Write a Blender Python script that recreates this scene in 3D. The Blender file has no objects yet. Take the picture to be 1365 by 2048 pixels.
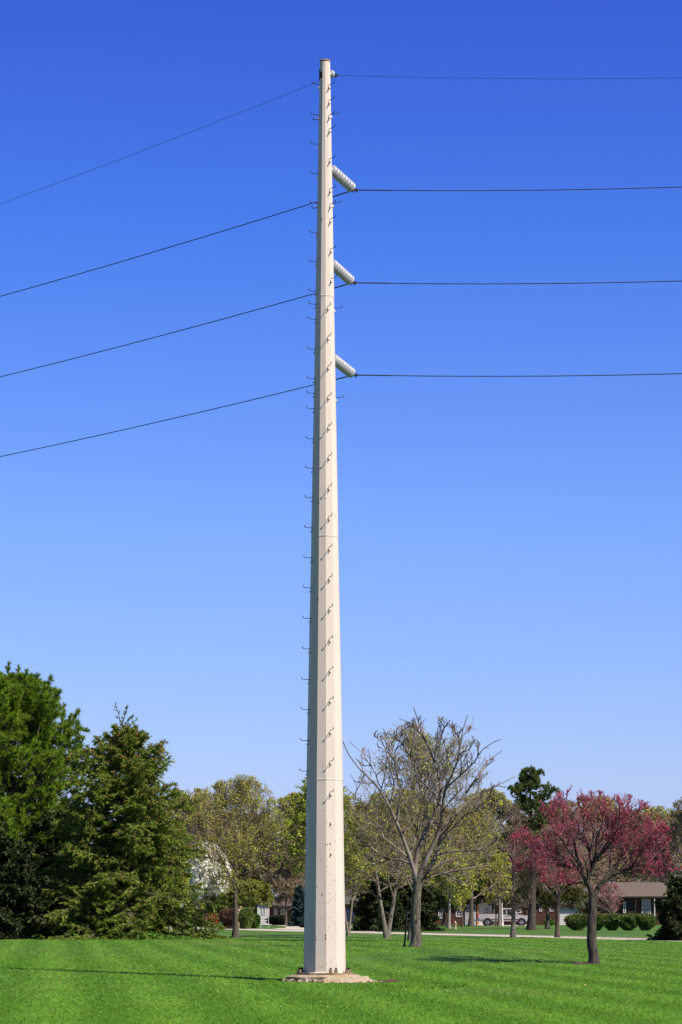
import bpy, bmesh, math, random
import numpy as np
from mathutils import Vector

C = bpy.context.scene.collection
sc = bpy.context.scene
PI = math.pi
random.seed(7)

# ------------------------------------------------------------------ camera
F = 5800.0            # focal length in pixels of a 2048 px tall picture
PITCH = math.radians(4.0)
CAMZ = 1.8
HOR = 1818.0
PPY = HOR - F * math.tan(PITCH)
cam = bpy.data.cameras.new('camera')
cam_o = bpy.data.objects.new('camera', cam); C.objects.link(cam_o); sc.camera = cam_o
cam_o.rotation_euler = (PI / 2 + PITCH, 0, 0); cam_o.location = (0, 0, CAMZ)
cam.sensor_fit = 'VERTICAL'; cam.sensor_height = 36; cam.lens = F / 2048 * 36
cam.shift_y = (PPY - 1024) / 2048
cam.clip_start = 0.5; cam.clip_end = 6000

# ------------------------------------------------------------------ sky and sun
SUN_EL = math.radians(47); SUN_AZ = math.radians(124)   # azimuth clockwise from +Y
w = bpy.data.worlds.new('World'); sc.world = w; w.use_nodes = True
nt = w.node_tree; bg = nt.nodes['Background']
sky = nt.nodes.new('ShaderNodeTexSky'); sky.sky_type = 'NISHITA'; sky.sun_disc = False
sky.sun_elevation = SUN_EL; sky.sun_rotation = SUN_AZ
sky.air_density = 1.0; sky.dust_density = 0.0; sky.ozone_density = 1.0
geo = nt.nodes.new('ShaderNodeNewGeometry'); sep = nt.nodes.new('ShaderNodeSeparateXYZ')
vm = nt.nodes.new('ShaderNodeVectorMath'); vm.operation = 'MULTIPLY'; vm.inputs[1].default_value = (-1, -1, -1)
nt.links.new(geo.outputs['Incoming'], vm.inputs[0]); nt.links.new(vm.outputs[0], sep.inputs[0])
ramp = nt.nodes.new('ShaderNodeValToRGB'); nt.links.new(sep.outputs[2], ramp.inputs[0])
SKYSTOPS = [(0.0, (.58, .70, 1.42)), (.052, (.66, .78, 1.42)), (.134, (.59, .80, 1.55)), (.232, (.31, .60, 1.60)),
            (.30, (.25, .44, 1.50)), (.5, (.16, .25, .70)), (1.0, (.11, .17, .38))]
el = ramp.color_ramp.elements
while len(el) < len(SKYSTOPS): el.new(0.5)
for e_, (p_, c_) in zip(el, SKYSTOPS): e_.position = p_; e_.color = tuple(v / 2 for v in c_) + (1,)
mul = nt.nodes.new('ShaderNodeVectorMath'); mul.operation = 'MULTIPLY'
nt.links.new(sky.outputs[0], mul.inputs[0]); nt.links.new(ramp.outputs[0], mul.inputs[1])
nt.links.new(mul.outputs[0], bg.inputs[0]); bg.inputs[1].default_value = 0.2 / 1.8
sl = bpy.data.lights.new('sun', 'SUN'); sl.energy = 4.4; sl.angle = math.radians(0.53); sl.color = (1.0, .92, .83)
so = bpy.data.objects.new('sun', sl); C.objects.link(so)
sdir = Vector((math.sin(SUN_AZ) * math.cos(SUN_EL), math.cos(SUN_AZ) * math.cos(SUN_EL), math.sin(SUN_EL)))
so.rotation_euler = sdir.to_track_quat('Z', 'Y').to_euler(); so.location = (40, -20, 60)
sc.view_settings.view_transform = 'Standard'; sc.view_settings.look = 'None'
sc.view_settings.exposure = math.log2(1.8); sc.view_settings.gamma = 1
sc.cycles.max_bounces = 6; sc.cycles.transparent_max_bounces = 8

# ------------------------------------------------------------------ terrain and pixel helpers
def ground_z(x, y):
    x = np.asarray(x, float); y = np.asarray(y, float)
    t = np.clip(-(x - .3) / 9.0, 0, 1.6); z = .2 * t * np.exp(-((y - 79) / 16) ** 2)
    z = z + .42 * np.exp(-((x - 4.0) / 3.5) ** 2 - ((y - 104) / 6) ** 2)
    z = z - .055 * np.exp(-((x + .41) ** 2 + (y - 72.2) ** 2) / 3.2)
    return z

def ray(px, py):
    cx = (px - 682.5) / F; cy = (PPY - py) / F
    return np.array([cx, math.cos(PITCH) - cy * math.sin(PITCH), math.sin(PITCH) + cy * math.cos(PITCH)])

def W(px, py, Y):
    d = ray(px, py); k = Y / d[1]
    return np.array([d[0] * k, Y, CAMZ + d[2] * k])

def G(px, py):
    d = ray(px, py); k = -CAMZ / d[2]
    for _ in range(6):
        p = d * k; k = (float(ground_z(p[0], p[1])) - CAMZ) / d[2]
    p = d * k
    return np.array([p[0], p[1], p[2] + CAMZ])

# ------------------------------------------------------------------ materials
def mat(name, col, rough=.7, col2=None, scale=4.0, island=None, bump=0.0, bscale=20.0, metal=0.0, spec=.12,
        transl=0.0, coords='Object', stretch=(1, 1, 1), speck=None, detail=4.0):
    m = bpy.data.materials.new(name); m.use_nodes = True; t = m.node_tree; b = t.nodes['Principled BSDF']
    N = t.nodes.new; L = t.links.new
    b.inputs['Roughness'].default_value = rough; b.inputs['Metallic'].default_value = metal
    b.inputs['Specular IOR Level'].default_value = spec
    tc = N('ShaderNodeTexCoord'); mp = N('ShaderNodeMapping'); mp.inputs['Scale'].default_value = stretch
    L(tc.outputs[coords], mp.inputs[0])
    rgb = N('ShaderNodeRGB'); rgb.outputs[0].default_value = (*col, 1); out = rgb.outputs[0]
    def mix(fac, a, c):
        x = N('ShaderNodeMix'); x.data_type = 'RGBA'
        L(fac, x.inputs['Factor']); L(a, x.inputs['A'])
        if isinstance(c, tuple): x.inputs['B'].default_value = (*c, 1)
        else: L(c, x.inputs['B'])
        return x.outputs['Result']
    if col2:
        n = N('ShaderNodeTexNoise'); n.inputs['Scale'].default_value = scale; n.inputs['Detail'].default_value = detail
        L(mp.outputs[0], n.inputs[0]); r = N('ShaderNodeMapRange'); r.inputs[1].default_value = .35; r.inputs[2].default_value = .65
        L(n.outputs[0], r.inputs[0]); out = mix(r.outputs[0], out, col2)
    if island:
        g = N('ShaderNodeNewGeometry'); r = N('ShaderNodeValToRGB'); r.color_ramp.interpolation = 'CONSTANT'
        k = island; e = r.color_ramp.elements
        while len(e) < len(k): e.new(.5)
        pos = 0
        for i, (f_, c_) in enumerate(k): e[i].position = pos; e[i].color = (*c_, 1); pos += f_
        L(g.outputs['Random Per Island'], r.inputs[0])
        x = N('ShaderNodeMix'); x.data_type = 'RGBA'; x.inputs['Factor'].default_value = .75 if col2 else 1.0
        L(out, x.inputs['A']); L(r.outputs[0], x.inputs['B']); out = x.outputs['Result']
    if speck:
        for (sc_, th, c_) in speck:
            v = N('ShaderNodeTexNoise'); v.inputs['Scale'].default_value = sc_; v.inputs['Detail'].default_value = 2
            L(mp.outputs[0], v.inputs[0]); r = N('ShaderNodeMapRange'); r.inputs[1].default_value = th; r.inputs[2].default_value = th + .03
            L(v.outputs[0], r.inputs[0]); out = mix(r.outputs[0], out, c_)
    L(out, b.inputs['Base Color'])
    if bump:
        n = N('ShaderNodeTexNoise'); n.inputs['Scale'].default_value = bscale; n.inputs['Detail'].default_value = 5
        L(mp.outputs[0], n.inputs[0]); bp = N('ShaderNodeBump'); bp.inputs['Strength'].default_value = bump; bp.inputs['Distance'].default_value = .03
        L(n.outputs[0], bp.inputs['Height']); L(bp.outputs[0], b.inputs['Normal'])
    if transl:
        tr = N('ShaderNodeBsdfTranslucent'); L(out, tr.inputs[0]); ms = N('ShaderNodeMixShader'); ms.inputs[0].default_value = transl
        L(b.outputs[0], ms.inputs[1]); L(tr.outputs[0], ms.inputs[2]); L(ms.outputs[0], t.nodes['Material Output'].inputs[0])
    return m

# ------------------------------------------------------------------ mesh accumulation
class MB:
    def __init__(s): s.v = []; s.f = []; s.m = []; s.s = []; s.n = 0
    def arr(s, v, f, mi=0, smooth=False):
        v = np.asarray(v, float).reshape(-1, 3); f = np.asarray(f, int)
        s.v.append(v); s.f.append(f + s.n); s.m.append(np.full(len(f), mi)); s.s.append(np.full(len(f), smooth)); s.n += len(v); return s
    def box(s, c, d, rz=0, mi=0):
        x, y, z = [q / 2 for q in d]
        p = np.array([(i * x, j * y, k * z) for k in (-1, 1) for j in (-1, 1) for i in (-1, 1)], float)
        if rz: ca, sa = math.cos(rz), math.sin(rz); p[:, :2] = p[:, :2] @ np.array([[ca, sa], [-sa, ca]])
        return s.arr(p + np.array(c), [(0, 2, 3, 1), (4, 5, 7, 6), (0, 1, 5, 4), (2, 6, 7, 3), (0, 4, 6, 2), (1, 3, 7, 5)], mi)
    def bar(s, p0, p1, r, n=6, mi=0):
        pts = np.array([[p0, p1]], float); return s.tubes(pts, np.array([[r, r]], float), n, mi, caps=True)
    def lathe(s, prof, c=(0, 0, 0), n=12, axis=(0, 0, 1), mi=0, smooth=True, phase=0):
        a = Vector(axis).normalized(); q = Vector((0, 0, 1)).rotation_difference(a)
        vs = []
        for (r, z) in prof:
            for k in range(n):
                t = phase + 2 * PI * k / n; v = q @ Vector((r * math.cos(t), r * math.sin(t), z)); vs.append((v.x + c[0], v.y + c[1], v.z + c[2]))
        fs = [(i * n + k, i * n + (k + 1) % n, (i + 1) * n + (k + 1) % n, (i + 1) * n + k) for i in range(len(prof) - 1) for k in range(n)]
        s.arr(vs, fs, mi, smooth)
        for end in (0, len(prof) - 1):
            if prof[end][0] > 1e-4:
                ring = [v for v in vs[end * n:(end + 1) * n]]; cc = np.mean(ring, 0)
                f = [(k, (k + 1) % n, n) if end else ((k + 1) % n, k, n) for k in range(n)]
                s.arr(ring + [tuple(cc)], f, mi, False)
        return s
    def tubes(s, pts, rad, n=3, mi=0, caps=False, smooth=True):
        pts = np.asarray(pts, float); rad = np.asarray(rad, float); N, P, _ = pts.shape
        if N == 0: return s
        t = np.gradient(pts, axis=1); t /= np.linalg.norm(t, axis=2, keepdims=True) + 1e-9
        ref = np.tile(np.array([[.31, .17, .93]]), (N, 1)); t0 = t[:, 0]
        bad = np.abs((ref * t0).sum(1)) > .8; ref[bad] = (.9, .4, .1)
        u = ref[:, None, :] - (ref[:, None, :] * t).sum(2, keepdims=True) * t; u /= np.linalg.norm(u, axis=2, keepdims=True) + 1e-9
        v = np.cross(t, u); a = np.arange(n) * 2 * PI / n
        ring = pts[:, :, None, :] + rad[:, :, None, None] * (u[:, :, None, :] * np.cos(a)[None, None, :, None] + v[:, :, None, :] * np.sin(a)[None, None, :, None])
        base = (np.arange(N) * P * n)[:, None, None]; i = np.arange(P - 1)[None, :, None]; k = np.arange(n)[None, None, :]
        q = np.stack([base + i * n + k, base + i * n + (k + 1) % n, base + (i + 1) * n + (k + 1) % n, base + (i + 1) * n + k], -1).reshape(-1, 4)
        s.arr(ring.reshape(-1, 3), q, mi, smooth)
        if caps:
            for j in range(N):
                for e in (0, P - 1): s.arr(ring[j, e], [tuple(range(n)) if e else tuple(range(n))[::-1]], mi)
        return s
    def build(s, name, mats, parent=None, **kw):
        me = bpy.data.meshes.new(name)
        v = np.concatenate(s.v); nl = [np.full(len(f), f.shape[1]) for f in s.f]
        tot = np.concatenate(nl); loops = np.concatenate([f.ravel() for f in s.f]).astype(np.int32)
        me.vertices.add(len(v)); me.vertices.foreach_set('co', v.astype(np.float32).ravel())
        me.loops.add(len(loops)); me.loops.foreach_set('vertex_index', loops)
        me.polygons.add(len(tot)); me.polygons.foreach_set('loop_start', np.concatenate([[0], np.cumsum(tot)[:-1]]).astype(np.int32))
        me.polygons.foreach_set('loop_total', tot.astype(np.int32))
        for m in (mats if isinstance(mats, (list, tuple)) else [mats]): me.materials.append(m)
        me.polygons.foreach_set('material_index', np.concatenate(s.m).astype(np.int32))
        me.polygons.foreach_set('use_smooth', np.concatenate(s.s).astype(bool))
        me.update(calc_edges=True); me.validate()
        return link(name, me, parent, **kw)

def link(name, me, parent=None, **kw):
    o = bpy.data.objects.new(name, me); C.objects.link(o)
    if parent: o.parent = parent
    for k_, v_ in kw.items(): o[k_] = v_
    return o

def thing(name, loc, label, cat, group=None, rz=0):
    o = bpy.data.objects.new(name, None); C.objects.link(o); o.location = loc; o.rotation_euler = (0, 0, rz)
    o.empty_display_size = .2; o['label'] = label; o['category'] = cat
    if group: o['group'] = group
    return o

def dup(root, loc, rz, scale, label, group=None):
    r = root.copy(); C.objects.link(r); r.location = loc; r.rotation_euler = (0, 0, rz); r.scale = scale; r['label'] = label
    if group: r['group'] = group
    for ch in list(root.children):
        c = ch.copy(); C.objects.link(c); c.parent = r
        for g in list(ch.children):
            d = g.copy(); C.objects.link(d); d.parent = c
    return r

# ------------------------------------------------------------------ tree growing
def unit(v): return v / (np.linalg.norm(v, axis=-1, keepdims=True) + 1e-9)

class Env:
    """crown outline: two half ellipsoids (upper and lower) with an uneven surface"""
    def __init__(s, c, rx, ry, ru, rd, rng, rough=.13):
        s.c = np.array(c, float); s.rx, s.ry, s.ru, s.rd = rx, ry, ru, rd
        s.k = rng.normal(size=(7, 3)) * 3.2; s.ph = rng.uniform(0, 6.28, 7); s.rough = rough
    def rho(s, p):
        d = p - s.c; rz = np.where(d[..., 2] > 0, s.ru, s.rd)
        q = np.stack([d[..., 0] / s.rx, d[..., 1] / s.ry, d[..., 2] / rz], -1); r = np.linalg.norm(q, axis=-1)
        n = np.cos(unit(q) @ s.k.T + s.ph).mean(-1) * 1.6
        return r / (1 + s.rough * n)
    def reach(s, p, d):
        lo = np.zeros(len(p)); hi = np.full(len(p), 2.2 * max(s.rx, s.ru, s.ry))
        for _ in range(9):
            mid = (lo + hi) / 2; out = s.rho(p + d * mid[:, None]) > 1
            hi = np.where(out, mid, hi); lo = np.where(out, lo, mid)
        return lo

def sample(pts, i, t):
    P = pts.shape[1]; f = t * (P - 1); k = np.minimum(f.astype(int), P - 2); a = f - k
    if pts.ndim == 3: a = a[:, None]
    return pts[i, k] * (1 - a) + pts[i, k + 1] * a

def grow(par, prad, n, rng, t0=.25, t1=1.0, ang=(30, 60), L=.5, npts=5, env=None, up=0.0, wig=.12, rr=.6, rmin=.006, fill=.95, taper=.35, lmin=.1, flat=0.0, plen=None, tshape=.5):
    N = len(par); idx = np.repeat(np.arange(N), n)
    t = (np.tile(np.arange(n), N) + rng.uniform(0, 1, N * n)) / n; t = t0 + (t1 - t0) * t
    p = sample(par, idx, t); tan = unit(sample(par, idx, np.minimum(t + .06, 1)) - sample(par, idx, np.maximum(t - .06, 0)))
    r = unit(rng.normal(size=tan.shape) * np.array([1, 1, 1 - flat])); perp = unit(r - (r * tan).sum(1, keepdims=True) * tan)
    A = np.radians(rng.uniform(*ang, len(t)))[:, None]
    d = unit(np.cos(A) * tan + np.sin(A) * perp + np.array([0, 0, up]))
    pl = np.linalg.norm(par[:, -1] - par[:, 0], axis=1) if plen is None else plen
    Ln = np.maximum(L * pl[idx] * (1 - tshape * (t - t0) / (t1 - t0 + 1e-6)) * rng.uniform(.65, 1.25, len(t)), lmin)
    if env is not None:
        rc = env.reach(p, d) * rng.uniform(.82, 1.06, len(t)) * fill; Ln = np.minimum(Ln, np.maximum(rc, .03))
    out = np.empty((len(t), npts, 3)); out[:, 0] = p; cur = d
    for k in range(1, npts):
        out[:, k] = out[:, k - 1] + cur * (Ln / (npts - 1))[:, None]
        cur = unit(cur + rng.normal(size=cur.shape) * wig + np.array([0, 0, up * .5]))
    r0 = np.maximum(sample(prad, idx, t) * rr, rmin)
    rad = r0[:, None] * np.linspace(1, taper, npts)[None, :]; rad = np.maximum(rad, rmin * .6)
    keep = Ln > .04
    return out[keep], rad[keep]

def leaves(pts, n, size, rng, jitter=.05, t0=.2, elong=1.5, hang=0.0):
    """small triangular leaves scattered along twigs"""
    i = rng.integers(0, len(pts), n); t = rng.uniform(t0, 1, n); p = sample(pts, i, t) + rng.normal(size=(n, 3)) * jitter
    a = unit(rng.normal(size=(n, 3)) + np.array([0, 0, -hang])); b = unit(np.cross(a, rng.normal(size=(n, 3))))
    s_ = (size * rng.uniform(.6, 1.35, n))[:, None]
    v = np.stack([p - b * s_ * .5, p + b * s_ * .5, p + a * s_ * elong], 1)
    return v.reshape(-1, 3), np.arange(n * 3).reshape(-1, 3)

def diamonds(p, d, ln, wd, rng):
    n = len(p); b = unit(np.cross(d, rng.normal(size=(n, 3)))); ln = np.broadcast_to(ln, (n,))[:, None]; wd = np.broadcast_to(wd, (n,))[:, None]
    v = np.stack([p, p + d * ln * .45 + b * wd * .5, p + d * ln, p + d * ln * .45 - b * wd * .5], 1)
    return v.reshape(-1, 3), np.arange(n * 4).reshape(-1, 4)

def trunkline(h, lean, rng, P=9, bend=.02):
    z = np.linspace(0, h, P); x = np.cumsum(rng.normal(size=P)) * bend * h / P; y = np.cumsum(rng.normal(size=P)) * bend * h / P
    x[0] = y[0] = 0
    return np.stack([x + lean * z, y, z], 1)[None]

def flare(pr):
    pr = pr.copy(); pr[:, 0] *= 1.35; return pr

M = {}
M['bark_gray'] = mat('bark_gray', (.10, .085, .065), .9, (.22, .195, .16), 9, bump=.9, bscale=30, stretch=(3, 3, .6))
M['bark_brown'] = mat('bark_brown', (.055, .043, .034), .9, (.13, .105, .08), 9, bump=.9, bscale=30, stretch=(3, 3, .6))
M['bark_pale'] = mat('bark_pale', (.16, .14, .12), .9, (.31, .28, .24), 5, bump=.7, bscale=24, stretch=(2, 2, .7))
M['bark_redbud'] = mat('bark_redbud', (.026, .022, .019), .9, (.10, .085, .066), 7, bump=1, bscale=22, stretch=(3, 3, .5))
M['bark_lichen'] = mat('bark_lichen', (.045, .038, .03), .92, (.17, .15, .115), 8, bump=1, bscale=26, stretch=(3, 3, .45), speck=[(5, .63, (.17, .24, .12))])
M['twig_tan'] = mat('twig_tan', (.17, .125, .095), .9, (.24, .185, .15), 1.2)
M['twig_rose'] = mat('twig_rose', (.20, .135, .12), .9, (.28, .20, .17), 1.0)
M['bark_catalpa'] = mat('bark_catalpa', (.07, .052, .042), .9, (.26, .215, .175), 1.3, bump=.5, bscale=24)
M['birch'] = mat('birch_bark', (.62, .6, .56), .7, (.3, .28, .26), 6, stretch=(1, 1, 5))
M['leaf_olive'] = mat('leaf_olive', (.2, .25, .05), .55, transl=.35, island=[(.45, (.37, .40, .045)), (.37, (.52, .54, .08)), (.18, (.30, .21, .07))])
M['leaf_lime'] = mat('leaf_lime', (.2, .3, .04), .55, transl=.35, island=[(.45, (.27, .36, .03)), (.3, (.40, .47, .06)), (.25, (.22, .25, .03))])
M['leaf_yellow'] = mat('leaf_yellow', (.36, .35, .04), .55, transl=.35, island=[(.5, (.34, .34, .035)), (.3, (.44, .43, .05)), (.2, (.24, .24, .04))])
M['leaf_bronze'] = mat('leaf_bronze', (.25, .17, .08), .6, transl=.3, island=[(.4, (.24, .19, .08)), (.35, (.30, .26, .09)), (.25, (.22, .12, .07))])
M['leaf_green'] = mat('leaf_green', (.1, .2, .03), .5, transl=.3, island=[(.5, (.09, .19, .025)), (.3, (.15, .27, .04)), (.2, (.06, .13, .02))])
M['bloom_white'] = mat('bloom_white', (.8, .8, .74), .6, transl=.25, island=[(.8, (.88, .86, .78)), (.2, (.62, .64, .42))])
M['bloom_pink'] = mat('bloom_pink', (.5, .07, .15), .6, transl=.3, island=[(.45, (.52, .09, .165)), (.3, (.38, .05, .10)), (.25, (.66, .19, .26))])
M['needle_pine'] = mat('needle_pine', (.14, .23, .02), .6, (.10, .18, .02), .7, transl=.3, island=[(.5, (.17, .28, .016)), (.3, (.28, .39, .035)), (.2, (.08, .13, .014))])
M['needle_spruce'] = mat('needle_spruce', (.12, .20, .016), .6, (.17, .16, .045), .35, transl=.3, island=[(.45, (.125, .215, .016)), (.27, (.23, .31, .04)), (.18, (.20, .15, .055)), (.10, (.06, .11, .012))])
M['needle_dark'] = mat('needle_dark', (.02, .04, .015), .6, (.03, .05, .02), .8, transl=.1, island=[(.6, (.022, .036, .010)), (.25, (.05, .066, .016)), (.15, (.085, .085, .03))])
M['needle_blue'] = mat('needle_blue', (.03, .06, .055), .6, (.045, .075, .065), .8, transl=.1, island=[(.6, (.025, .05, .045)), (.4, (.06, .095, .085))])
M['needle_scots'] = mat('needle_scots', (.04, .08, .03), .6, (.07, .09, .03), .6, transl=.1, island=[(.55, (.075, .13, .035)), (.33, (.14, .20, .055)), (.12, (.30, .17, .06))])
M['needle_bronze'] = mat('needle_bronze', (.09, .10, .03), .6, (.12, .10, .035), .6, transl=.15, island=[(.5, (.08, .11, .025)), (.3, (.13, .14, .035)), (.2, (.20, .12, .05))])
M['hedge'] = mat('hedge_leaf', (.09, .17, .03), .55, transl=.25, island=[(.45, (.07, .14, .025)), (.35, (.14, .21, .04)), (.2, (.20, .17, .09))])
M['cone'] = mat('spruce_cone', (.26, .10, .045), .7, (.32, .16, .07), 3)

def deciduous(name, label, base, Y, top, left, right, bottom, bark, leafm, seed, trunk_r, n1=16, n2=8, n3=6, n4=4, nleaf=9000, lsize=.085,
              fork=None, angle=(28, 62), up=.10, twigm=None, group=None, depth=1.0, trunk_top=.8, wig=.12, fill=.95, t0=None, lean=0.0, cat='tree',
              rmin=.010, part='foliage', stems=None, jitter=.06, center_up=.42, rough=.13, trunk_name='trunk', base_z=None):
    """base: px of trunk foot; Y distance; top/left/right/bottom: px of the crown outline"""
    rng = np.random.default_rng(seed); b = W(base, HOR, Y); bx = b[0]; bz = float(ground_z(bx, Y))
    k = Y / F; H = W(base, top, Y)[2] - bz; zb = W(base, bottom, Y)[2] - bz
    x0 = W(left, HOR, Y)[0] - bx; x1 = W(right, HOR, Y)[0] - bx; rx = (x1 - x0) / 2; cx = (x0 + x1) / 2
    cz = zb + (H - zb) * center_up
    env = Env((cx, 0, cz), rx, rx * depth, H - cz, cz - zb, rng, rough)
    T = thing(name, (bx, Y, bz), label, cat, group)
    zf = zb if fork is None else W(base, fork, Y)[2] - bz
    if stems is None:
        tl = trunkline(H * trunk_top, (cx * .6) / (H * trunk_top) + lean, rng, 10); tr = flare(trunk_r * np.linspace(1, .12, 10)[None])
        tstart = max(zf / (H * trunk_top) * .97, .02)
    else:   # several stems from one foot
        ls = []
        for q in range(stems):
            a = 2 * PI * q / stems + rng.uniform(0, 1); sp = rx * .38
            z = np.linspace(0, H * trunk_top, 10); e = (np.linspace(0, 1, 10) ** .9)
            ls.append(np.stack([math.cos(a) * sp * e + cx * e * .5, math.sin(a) * sp * e, z], 1))
        tl = np.array(ls); tr = flare(np.tile(trunk_r * np.linspace(1, .15, 10), (stems, 1))); tstart = max(zf / (H * trunk_top), .05)
    tb = MB(); tb.tubes(tl, tr, 10); tb.build(trunk_name, bark, T)
    tm = tstart + (.97 - tstart) * .42; pl = np.full(len(tl), 99.); a0, a1 = angle
    La, Ra = grow(tl, tr, int(n1 * .55), rng, tstart, tm, (a0 + (a1 - a0) * .45, a1 + 8), 1.0, 8, env, up * .35, wig, .5, .03, fill * 1.03, plen=pl, tshape=0)
    Lb, Rb = grow(tl, tr, int(n1 * .6), rng, tm, .97, (a0 * .7, a1 * .8), 1.0, 8, env, up, wig, .5, .03, fill * .95, plen=pl, tshape=0)
    L1 = np.concatenate([La, Lb]); R1 = np.concatenate([Ra, Rb])
    L2, R2 = grow(L1, R1, n2, rng, .15, 1, (22, 56), .66, 6, env, up * .9, wig * 1.1, .6, .018, fill, lmin=.5)
    L3, R3 = grow(L2, R2, n3, rng, .12, 1, (22, 58), .6, 5, env, up * .8, wig * 1.2, .6, rmin * 1.15, fill, lmin=.55, tshape=.4)
    bb = MB(); bb.tubes(L1, R1, 6); bb.tubes(L2, R2, 4); bb.tubes(L3, R3, 3)
    if n4:
        L4, R4 = grow(L3, R3, n4, rng, .1, 1, (20, 52), .62, 3, env, up, .12, .7, rmin, fill * 1.06, lmin=.35)
        bb.tubes(L4, R4, 3)
    else: L4 = L3
    bb.build('branches', twigm or (M['twig_tan'] if bark is M['bark_brown'] or bark is M['bark_gray'] else bark), T)
    if nleaf:
        v, f = leaves(L4, int(nleaf * .8), lsize, rng, jitter); v2, f2 = leaves(L3, int(nleaf * .2), lsize, rng, jitter)
        MB().arr(v, f).arr(v2, f2).build(part, leafm, T)
    return T

def spruce(name, label, base, Y, top, halfw, needle, seed, group=None, n1=170, droop=.25, nsec=15, lay_a=.16, bark=None, prof=None, ncard=90000, card=(.26, .075),
           cones=0, bottom_z=.3, leader=.93, xoff=0, cat='tree', rise=.0):
    rng = np.random.default_rng(seed); b = W(base, HOR, Y); bx = b[0]; bz = float(ground_z(bx, Y)); H = W(base, top, Y)[2] - bz
    R = halfw * Y / F; T = thing(name, (bx, Y, bz), label, cat, group)
    z = np.linspace(0, H, 12); tl = np.stack([np.zeros(12), np.zeros(12), z], 1)[None]; tl[0, :, 0] += np.sin(z * .7) * .04
    tr = flare(max(R * .055, .09) * np.linspace(1, .08, 12)[None])
    MB().tubes(tl, tr, 8).build('trunk', bark or M['bark_brown'], T)
    u = (np.arange(n1) + rng.uniform(0, 1, n1)) / n1; hz = bottom_z + (H * leader - bottom_z) * u ** 1.12; s = hz / H
    pf = prof or (lambda s_: (1 - s_) ** .8)
    az = np.arange(n1) * 2.39996 + rng.normal(size=n1) * .25
    lay = 1 + lay_a * np.sin(hz * 4.2 + np.cos(az * 2 + 1) * 1.6) + .10 * np.cos(az * 3 + hz * .8)   # layered, uneven outline
    Ln = R * np.array([pf(q) for q in s]) * rng.uniform(.74, 1.08, n1) * lay
    P = 8; q = np.linspace(0, 1, P)[None, :]
    ri = (.12 + .55 * s)[:, None] * q - (droop + .25) * q ** 1.7 * (1.25 - s)[:, None] + (.12 + rise) * q ** 4
    hor = Ln[:, None] * q; wob = np.cumsum(rng.normal(size=(n1, P)) * .03, 1) * Ln[:, None]
    ca, sa = np.cos(az)[:, None], np.sin(az)[:, None]
    pr = np.stack([hor * ca - wob * sa, hor * sa + wob * ca, hz[:, None] + Ln[:, None] * ri], -1)
    pr[:, :, 2] = np.maximum(pr[:, :, 2], .12)
    rad = (np.maximum(Ln * .016, .012))[:, None] * np.linspace(1, .3, P)[None]
    S2, R2 = grow(pr, rad, nsec, rng, .12, 1.0, (38, 68), .40, 5, None, -.14, .08, .5, .008, plen=Ln, flat=.75, tshape=.72, lmin=.18)
    S2[:, :, 2] = np.maximum(S2[:, :, 2], .08)
    MB().tubes(pr, rad, 5).tubes(S2, R2, 3).build('branches', bark or M['bark_brown'], T)
    # needle sprays: short shoots off the side branches, hanging a little
    wl = np.linalg.norm(S2[:, -1] - S2[:, 0], axis=1) ** 1.15; wl /= wl.sum()
    n = ncard; i = rng.choice(len(S2), n, p=wl); t = rng.uniform(.05, 1, n); p = sample(S2, i, t)
    tan = unit(S2[i, -1] - S2[i, 0]); side = rng.normal(size=(n, 3)) * np.array([1, 1, .5])
    d = unit(tan * rng.uniform(.4, 1.1, n)[:, None] + side * .62 + np.array([0, 0, -.38]))
    v, f = diamonds(p, d, card[0] * rng.uniform(.55, 1.25, n), card[1] * rng.uniform(.7, 1.3, n), rng)
    mb = MB().arr(v, f)
    n = ncard // 8; i = rng.integers(0, n1, n); t = rng.uniform(.35, 1, n); p = sample(pr, i, t); tan = unit(pr[i, -1] - pr[i, -3])
    d = unit(tan + rng.normal(size=(n, 3)) * .5 + np.array([0, 0, -.1])); v, f = diamonds(p, d, card[0] * rng.uniform(.6, 1.2, n), card[1], rng); mb.arr(v, f)
    # shoots along the leader
    n = max(200, ncard // 150); zt = H * (leader - .1) + H * (1.0 - leader + .1) * rng.uniform(0, 1, n); p = np.stack([np.interp(zt, z, tl[0, :, 0]), zt * 0, zt], 1)
    d = unit(rng.normal(size=(n, 3)) * np.array([1, 1, .4]) + np.array([0, 0, .5])); v, f = diamonds(p, d, card[0], card[1], rng); mb.arr(v, f)
    mb.build('needles', needle, T)
    if cones:
        ends = S2[:, -1]; pz = np.clip((ends[:, 2] / H) ** 1.3 + .12, 0, 1); pz /= pz.sum()
        k = rng.choice(len(ends), cones, p=pz); p = ends[k] + rng.normal(size=(cones, 3)) * .05
        d = np.tile(np.array([[0, 0, -1.]]), (cones, 1)) + rng.normal(size=(cones, 3)) * .15
        pts = np.stack([p, p + d * .05, p + d * .13], 1); rr = np.tile(np.array([[.016, .033, .010]]), (cones, 1))
        MB().tubes(pts, rr, 4).build('cones', M['cone'], T, kind='stuff')
    return T

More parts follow.
